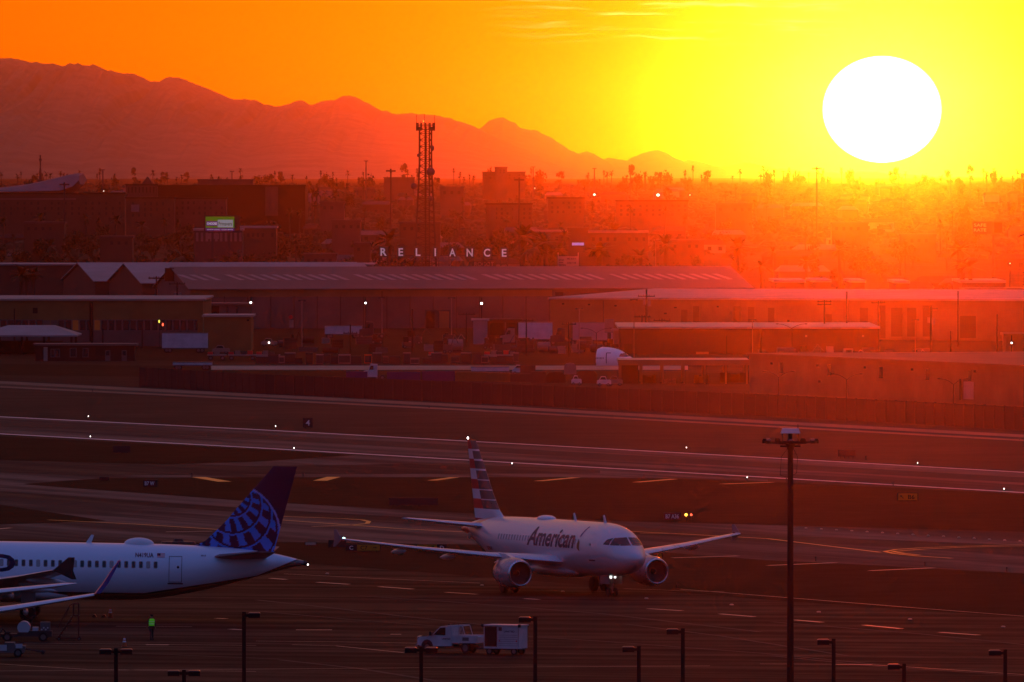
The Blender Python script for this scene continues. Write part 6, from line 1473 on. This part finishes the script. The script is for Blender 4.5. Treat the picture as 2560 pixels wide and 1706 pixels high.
# parked cars and a coach at the near edge of the town
def far_car(x, y, L, label, m): 
    d = row_d(y); car(x, y, d, L, label, m, None, 1, 'cars in the lot behind the gables')
far_car(16, 642, 3.8, 'pale car roof glinting behind the gables, next to the frame edge', m_wpale); far_car(40, 642, 3.6, 'second pale car behind the gables', m_wpale); far_car(78, 641, 6.4, 'large white van glinting in the lot behind the gables', m_wpaint); far_car(322, 652, 4.6, 'dark car on the road over the gables', m_dark)
for k, (x, y) in enumerate(((142, 627), (152, 627), (172, 628), (186, 628))): far_car(x, y, 2.0, 'small pale car in the far row of the dim lot', m_wpale)
for x, y, r, p_, lab in ((1486, 487, .6, 5, 'bright white far lamp under the far masts'), (1645, 488, .85, 7, 'brightest white glint in the hazy town'), (1546, 486, .22, 2, 'small far lamp between two bright ones'), (1725, 488, .22, 2, 'small far lamp in the orange haze'), (2140, 592, .6, 2, 'amber lamp deep in the red glow'), (1337, 471, .22, 2, 'small far lamp past the hotel'), (259, 478, .25, 3, 'pale far lamp over the apartment roofs'), (560, 587, .15, 3, 'small lamp below the billboard'), (628, 587, .15, 3, 'small lamp on the pale hall'), (2525, 659, .12, 2, 'small lamp in the dark trees on the sunny side'), (910, 628, .35, 2.2, 'yellowish lamp before the letters of the roof sign'), (1282, 541, .35, 2.0, 'amber window lamp of the hazy block')):
    d = row_d(y + 25) if y < 640 else 2900
    pt = at(x, y, d); t = thing('far_lamp', lab, 'lamp', (pt.x, d, gz(d)), 0, 'far lamps in the town')
    warm = 'amber' in lab or 'yellow' in lab
    mb = MB(); z = pt.z - gz(d); mb.cyl((0, .3, 0), (0, .3, z), .15, .1, 6); mb.build('pole', m_dark, t)
    mb = MB(); mb.ball((0, 0, z), r, .3, r * .8, 8, 5); mb.build('lamp', mat('far lamp warm' if warm else 'far lamp white', (1, .8, .5), .4, emit=(1, .7, .2) if warm else (1, .92, .8), power=4 if warm else 5), t)

# --- trees and palms
m_trunk = mat('bark', (.035, .024, .016), .9); m_ptrunk = mat('palm bark', (.045, .032, .022), .9)
def leaf_mat(n, c):
    m = mat(n, c, .7, var=.55, scale=.55, spec=.1); return m
LEAF = [leaf_mat('leaves dark', (.030, .034, .014)), leaf_mat('leaves olive', (.042, .040, .018)), leaf_mat('leaves dusty', (.055, .046, .024)), leaf_mat('palm leaves', (.034, .036, .016))]
def crown_mesh(seed, rx, rz, zc, n, lobes, size):
    """leaf clumps spread through several uneven lobes"""
    rn = random.Random(seed); mb = MB(); L = []
    for _ in range(lobes):
        q = rn.random() * 6.283; r = rx * (.25 + .45 * rn.random()); L.append((r * math.cos(q), r * math.sin(q), zc + rz * (rn.random() * 1.3 - .65), rx * (.35 + .3 * rn.random())))
    for _ in range(n):
        cx, cy, cz, cr = rn.choice(L); v = Vector((rn.gauss(0, 1), rn.gauss(0, 1), rn.gauss(0, .8)))
        v = v.normalized() * cr * (.55 + .5 * rn.random()); p = Vector((cx, cy, cz)) + v
        s = size * (.5 + .9 * rn.random()); a = Vector((rn.gauss(0, 1), rn.gauss(0, 1), rn.gauss(0, 1))).normalized(); b = a.orthogonal().normalized(); c = a.cross(b)
        e = s * (.35 + .4 * rn.random())
        mb.add([p + b * s, p + c * e, p - b * s * .8, p - c * e, p + a * e * .7], [(0, 1, 4), (1, 2, 4), (2, 3, 4), (3, 0, 4), (0, 3, 2, 1)])
    return mb
PROTO = {}
def tree_proto(k):
    """one hidden-free prototype mesh pair per kind"""
    if k in PROTO: return PROTO[k]
    rn = random.Random(hash(k) % 999 if isinstance(k, int) else len(k)); 
    if k[0] == 'broad':
        i = k[1]; tall = (1.0, .8, 1.15, .9, 1.3)[i]; rz = (2.6, 2.2, 3.2, 2.0, 4.0)[i]; rx = (3.3, 4.0, 2.8, 4.6, 2.6)[i]
        mb = crown_mesh(40 + i, rx, rz, 5.4 * tall, (210, 230, 200, 250, 210)[i], (7, 9, 6, 10, 7)[i], .62); cr = mb; tr = MB(); rn = random.Random(i)
        tr.cyl((0, 0, -.4), (0, 0, 2.4 * tall), .28, .2, 7)
        for q in range(4): 
            a = q * 1.6 + i; tr.cyl((0, 0, 2.2 * tall), (rx * .45 * math.cos(a), rx * .45 * math.sin(a), 4.6 * tall), .15, .05, 5)
    elif k[0] == 'cypress':
        mb = crown_mesh(77, 1.0, .1, 0, 10, 1, .4); cr = MB(); rn = random.Random(7)
        for _ in range(420):
            z = rn.random() ** .8 * 15; r = 2.0 * math.sin(math.pi * min(1, (z + 1.2) / 16.5)) ** .8 * (.5 + .5 * rn.random()); q = rn.random() * 6.283; p = Vector((r * math.cos(q), r * math.sin(q), z + 1)); s = .6
            cr.add([p + Vector((-s * .4, 0, 0)), p + Vector((s * .4, 0, 0)), p + Vector((0, s * .4, 0)), p + Vector((0, 0, s * 1.4))], [(0, 1, 3), (1, 2, 3), (2, 0, 3), (0, 2, 1)])
        tr = MB(); tr.cyl((0, 0, -.4), (0, 0, 3), .3, .2, 7)
    else:
        i = k[1]; h = 9.0; n = (26, 20, 30)[i]; ln = (1.9, 2.5, 1.6)[i]; cr = MB(); rn = random.Random(20 + i); tr = MB()
        lean = (.2, -.35, .1)[i]
        tr.tube([(0, 0, -.4), (lean * .3, 0, h * .5), (lean, 0, h)], .22, 6)
        for q in range(n):
            a = 2 * math.pi * q / n + rn.random() * .3; el = rn.choice((1.1, .7, .25, -.25, -.8) if i != 1 else (.9, .5, .1, -.4)) + rn.random() * .2
            pts = []; p = Vector((lean, 0, h)); dr = Vector((math.cos(a) * math.cos(el), math.sin(a) * math.cos(el), math.sin(el))); side = Vector((-math.sin(a), math.cos(a), 0))
            for st in range(5): pts.append(p.copy()); p = p + dr * ln / 4; dr = (dr + Vector((0, 0, -.26))).normalized()
            wd = (.10, .42, .5, .38, .04); A = [pt + side * w_ * .5 for pt, w_ in zip(pts, wd)]; B = [pt - side * w_ * .5 - Vector((0, 0, .10 * w_)) for pt, w_ in zip(pts, wd)]
            cr.loft([[x, y] for x, y in zip(A, B)], closed=False)
        for q in range(10):
            a = q * .63; cr.add([(lean + .3 * math.cos(a), .3 * math.sin(a), h - .2), (lean + .3 * math.cos(a + .5), .3 * math.sin(a + .5), h - .2), (lean + .25 * math.cos(a + .2), .25 * math.sin(a + .2), h - 1.5)], [(0, 1, 2)])
    co = cr.build('crown', LEAF[3] if k[0] == 'palm' else LEAF[(k[1] if len(k) > 1 else 0) % 3], fix=False); to = tr.build('trunk', m_ptrunk if k[0] == 'palm' else m_trunk)
    PROTO[k] = (co.data, to.data); bpy.data.objects.remove(co); bpy.data.objects.remove(to); return PROTO[k]
def plant(k, x, d, label, s=1.0, sz=None, rot=0.0, group=None, z=None):
    cm, tm = tree_proto(k); nm = {'palm': 'palm_tree', 'broad': 'tree', 'cypress': 'cypress_tree'}[k[0]]
    t = thing(nm, label, {'palm': 'palm', 'broad': 'tree', 'cypress': 'tree'}[k[0]], (x, d, gz(d) if z is None else z), rot, group); t.scale = (s, s, sz or s)
    for nm2, me in (('trunk', tm), ('crown', cm)):
        o = bpy.data.objects.new(nm2, me); COL.objects.link(o); o.parent = t
    return t
def palm_at(px, ytop, ybase, label, i=0, wide=1.0, d=None):
    """a palm whose crown top and foot show at these rows"""
    d = d or (2750 + (px * 7) % 90 if ybase >= 680 else row_d(ybase)); h = at(px, ytop, d).z - gz(d); s = h / 10.6
    return plant(('palm', i), xat(px, d), d, label, min(s * 1.0, 1.6) * wide, s, px * .37)
for px, y0, y1, lab, i, w in ((1305, 562, 690, 'large palm beside the sunward tall lamp mast', 0, 2.0), (970, 572, 690, 'palm in front of the foot of the tall lamp mast', 0, 1.7), (1356, 572, 700, 'first of the dark clustered palms before the blue sign', 1, 1.5), (1368, 580, 700, 'second of the dark clustered palms before the blue sign', 0, 1.5), (1398, 600, 700, 'shorter palm nearest the blue sign', 2, 1.6), (1338, 592, 700, 'leaning palm at the shaded edge of the cluster', 1, 1.4),
                             (1499, 600, 690, 'bushy palm past the blue sign', 2, 2.2), (1546, 560, 670, 'big spreading palm on the sunny side of the blue sign', 1, 2.4), (1604, 620, 700, 'palm over the warehouse skylights', 0, 1.6), (1662, 586, 680, 'palm in the haze on the sunward side of the spreading palm', 0, 1.5), (1846, 594, 690, 'lone round-headed palm in the red glow', 0, 1.8), (1905, 648, 720, 'dark palm by the end of the long warehouse', 1, 1.7), (2016, 640, 720, 'hazy palm behind the pale roofs', 0, 1.5), (2100, 600, 700, 'faint palm straight below the sun', 0, 1.4),
                             (2398, 600, 720, 'tall dark palm in the dim sunny corner', 0, 1.8), (2406, 640, 728, 'bushy dark palm under the tall one in the sunny corner', 2, 2.4), (2430, 648, 730, 'second bushy palm in the sunny corner', 1, 2.2), (2352, 545, 640, 'blocky palm beside the cypress', 2, 1.6), (725, 520, 600, 'palm in front of the huge dark hall', 0, 1.2), (748, 522, 600, 'second palm in front of the huge dark hall', 0, 1.2), (690, 575, 650, 'palm by the pale halls', 0, 1.2), (780, 470, 560, 'far palm past the dark hall corner', 0, 1.2), (792, 468, 560, 'second far palm past the dark hall corner', 2, 1.2), (840, 472, 560, 'third far palm, farther from the hall corner', 0, 1.2), (100, 532, 620, 'palm rising from the dark trees beside the lamp mast', 0, 1.6), (288, 538, 620, 'palm before the long apartment block', 0, 1.8), (358, 552, 630, 'palm in the dark trees near the pale-fronted block', 1, 1.6), (412, 545, 620, 'palm near the billboard, on its shaded side', 0, 1.5), (455, 620, 690, 'palm with pale lit fronds above the gables', 1, 1.6), (886, 600, 670, 'stubby palm before the letters of the roof sign', 2, 2.0)):
    palm_at(px, y0, y1, lab, i, w)
plant(('cypress',), xat(2415, 4000), 4000, 'tall dark cypress on the sunny side', 1.0, 1.05, .3)
plant(('cypress',), xat(2400, 4020), 4020, 'shorter cypress leaning on the tall one', .9, .8, 1.3)
plant(('broad', 2), xat(68, 5200), 5200, 'tall round dark tree next to the thin radio mast', 1.5, 2.3, .3)
for px, y0, d, i, s, lab in ((68, 660, 2560, 1, 1.3, 'dark palm cluster beside the first gable'), (50, 668, 2555, 0, 1.4, 'second dark palm beside the first gable'), (84, 664, 2550, 2, 1.3, 'third dark palm beside the first gable')):
    h = at(px, y0, d).z; plant(('palm', i), xat(px, d), d, lab, s * 1.5, h / 10.6, px, z=0)
for px, d, lab in ((142, 2330, 'dark bush in front of the first gable'), (20, 2350, 'dark tree in the shaded corner by the gables'), (104, 2370, 'dark shrub between palms and gable')):
    plant(('broad', 3), xat(px, d), d, lab, .9, .7, px, z=0)
rt = random.Random(12)
MARKS = ((200, 'near the swooping arena roof'), (480, 'in front of the apartment rows'), (780, 'beyond the lit billboard'), (980, 'near the lone tall lamp mast'), (1130, 'around the radio tower'), (1330, 'beneath the hotel tower'), (1620, 'around the blue sign'), (1960, 'in the red glow before the sun'), (2280, 'straight under the sun'), (2700, 'near the dark cypress'))
def mark(px): return next(m for e, m in MARKS if px < e)
def scatter(n, d0, d1, x0, x1, kinds, smin, smax, label, group, tall=(1, 1)):
    for _ in range(n):
        d = d0 + (d1 - d0) * rt.random(); px = x0 + (x1 - x0) * rt.random(); k = rt.choice(kinds); s = smin + (smax - smin) * rt.random()
        plant(k, xat(px, d), d, label + ' ' + mark(px), s, s * (tall[0] + (tall[1] - tall[0]) * rt.random()), rt.random() * 6.28, group)
B = [('broad', i) for i in range(5)]; PL = [('palm', i) for i in range(3)]
scatter(52, 2760, 3500, -20, 2580, B, .7, 1.15, 'dark tree just behind the warehouses', 'trees in the streets just behind the warehouses', (.8, 1.1))
scatter(46, 3000, 4200, -20, 860, B, .8, 1.3, 'dark tree in the dim streets', 'trees in the dim streets by the apartment rows', (.8, 1.1))
scatter(66, 3500, 5000, -20, 2580, B, .75, 1.25, 'dim tree between low houses', 'trees between the apartment blocks', (.8, 1.2))
scatter(38, 5000, 7000, -20, 2580, B, .75, 1.25, 'hazy mid-town tree', 'trees in the hazy middle of the town', (.8, 1.2))
scatter(84, 7200, 9200, -20, 2580, B, .85, 1.45, 'hazy tree of the skyline row', 'trees along the skyline', (.9, 1.5))
scatter(36, 3000, 5000, -20, 2580, PL, 1.0, 1.5, 'palm among dim houses', 'palms among the houses', (.8, 1.05))
scatter(40, 5000, 7200, -20, 2580, PL, .9, 1.3, 'hazy mid-town palm', 'palms in the middle of the town', (.9, 1.1))
scatter(150, 7400, 9300, -20, 2580, PL, .85, 1.3, 'tiny skyline palm', 'palms along the skyline', (.75, 1.35))
rh = random.Random(31)
for i in range(90):
    d = 2800 + 4700 * rh.random() ** 1.3; px = -10 + 2580 * rh.random(); w = 7 + 9 * rh.random(); hh = 2.8 + 1.8 * rh.random() + (2 if d > 5000 else 0); x = xat(px, d); b = gz(d)
    t = thing('town_house', 'low pitched-roof house among trees ' + mark(px), 'house', (x, d, b), (rh.random() - .5) * .5, 'low houses among the trees'); m = rh.choice((m_ftan, m_fgrey, m_fpale, m_wdim))
    mb = MB(); mb.box(-w / 2, w / 2, 0, 9, -.6, hh); mb.build('wall', m, t)
    mb = MB(); mb.loft([[(-w / 2 - .4, -.5, hh + .02), (w / 2 + .4, -.5, hh + .02), (w / 2 + .4, 9.5, hh + .02), (-w / 2 - .4, 9.5, hh + .02)], [(-w / 2 + 1, 4.2, hh + 1.7), (w / 2 - 1, 4.2, hh + 1.7), (w / 2 - 1, 4.8, hh + 1.7), (-w / 2 + 1, 4.8, hh + 1.7)]]); mb.build('roof', rh.choice((m_rdim, m_fdark, m_fdark, m_fgrey)), t)
    for q in range(3): mb = MB(); xx = -w / 2 + w * (q + .5) / 3; mb.box(xx - .7, xx + .7, -.05, 0, .9, 2.3); mb.build('window', m_fwin, t)
# far woods that read as one mass
mb = MB(); rw = random.Random(4)
for _ in range(11000):
    d = 3800 + 5600 * rw.random() ** .7; px = -60 + 2680 * rw.random(); x = xat(px, d); b = gz(d); s = .8 + 1.7 * rw.random() ** 2
    p = Vector((x, d, b + s * (.3 + .9 * rw.random() ** 2))); q = rw.random() * 3; n = 6; w = 1.2 + .9 * rw.random()
    r0 = [p + Vector((math.cos(q + 6.283 * i / n) * s * w * (.8 + .4 * rw.random()), math.sin(q + 6.283 * i / n) * s, -s * (.3 + .3 * rw.random()))) for i in range(n)]
    r1 = [p + Vector((math.cos(q + 6.283 * i / n) * s * w * (.45 + .4 * rw.random()), math.sin(q + 6.283 * i / n) * s * .6, s * (.1 + .5 * rw.random()))) for i in range(n)]
    mb.add(r0 + r1, [(i, (i + 1) % n, n + (i + 1) % n, n + i) for i in range(n)] + [tuple(range(n, 2 * n))])
kind(mb.build('far_woodland', leaf_mat('woodland leaves', (.034, .034, .016)), fix=False), 'stuff')
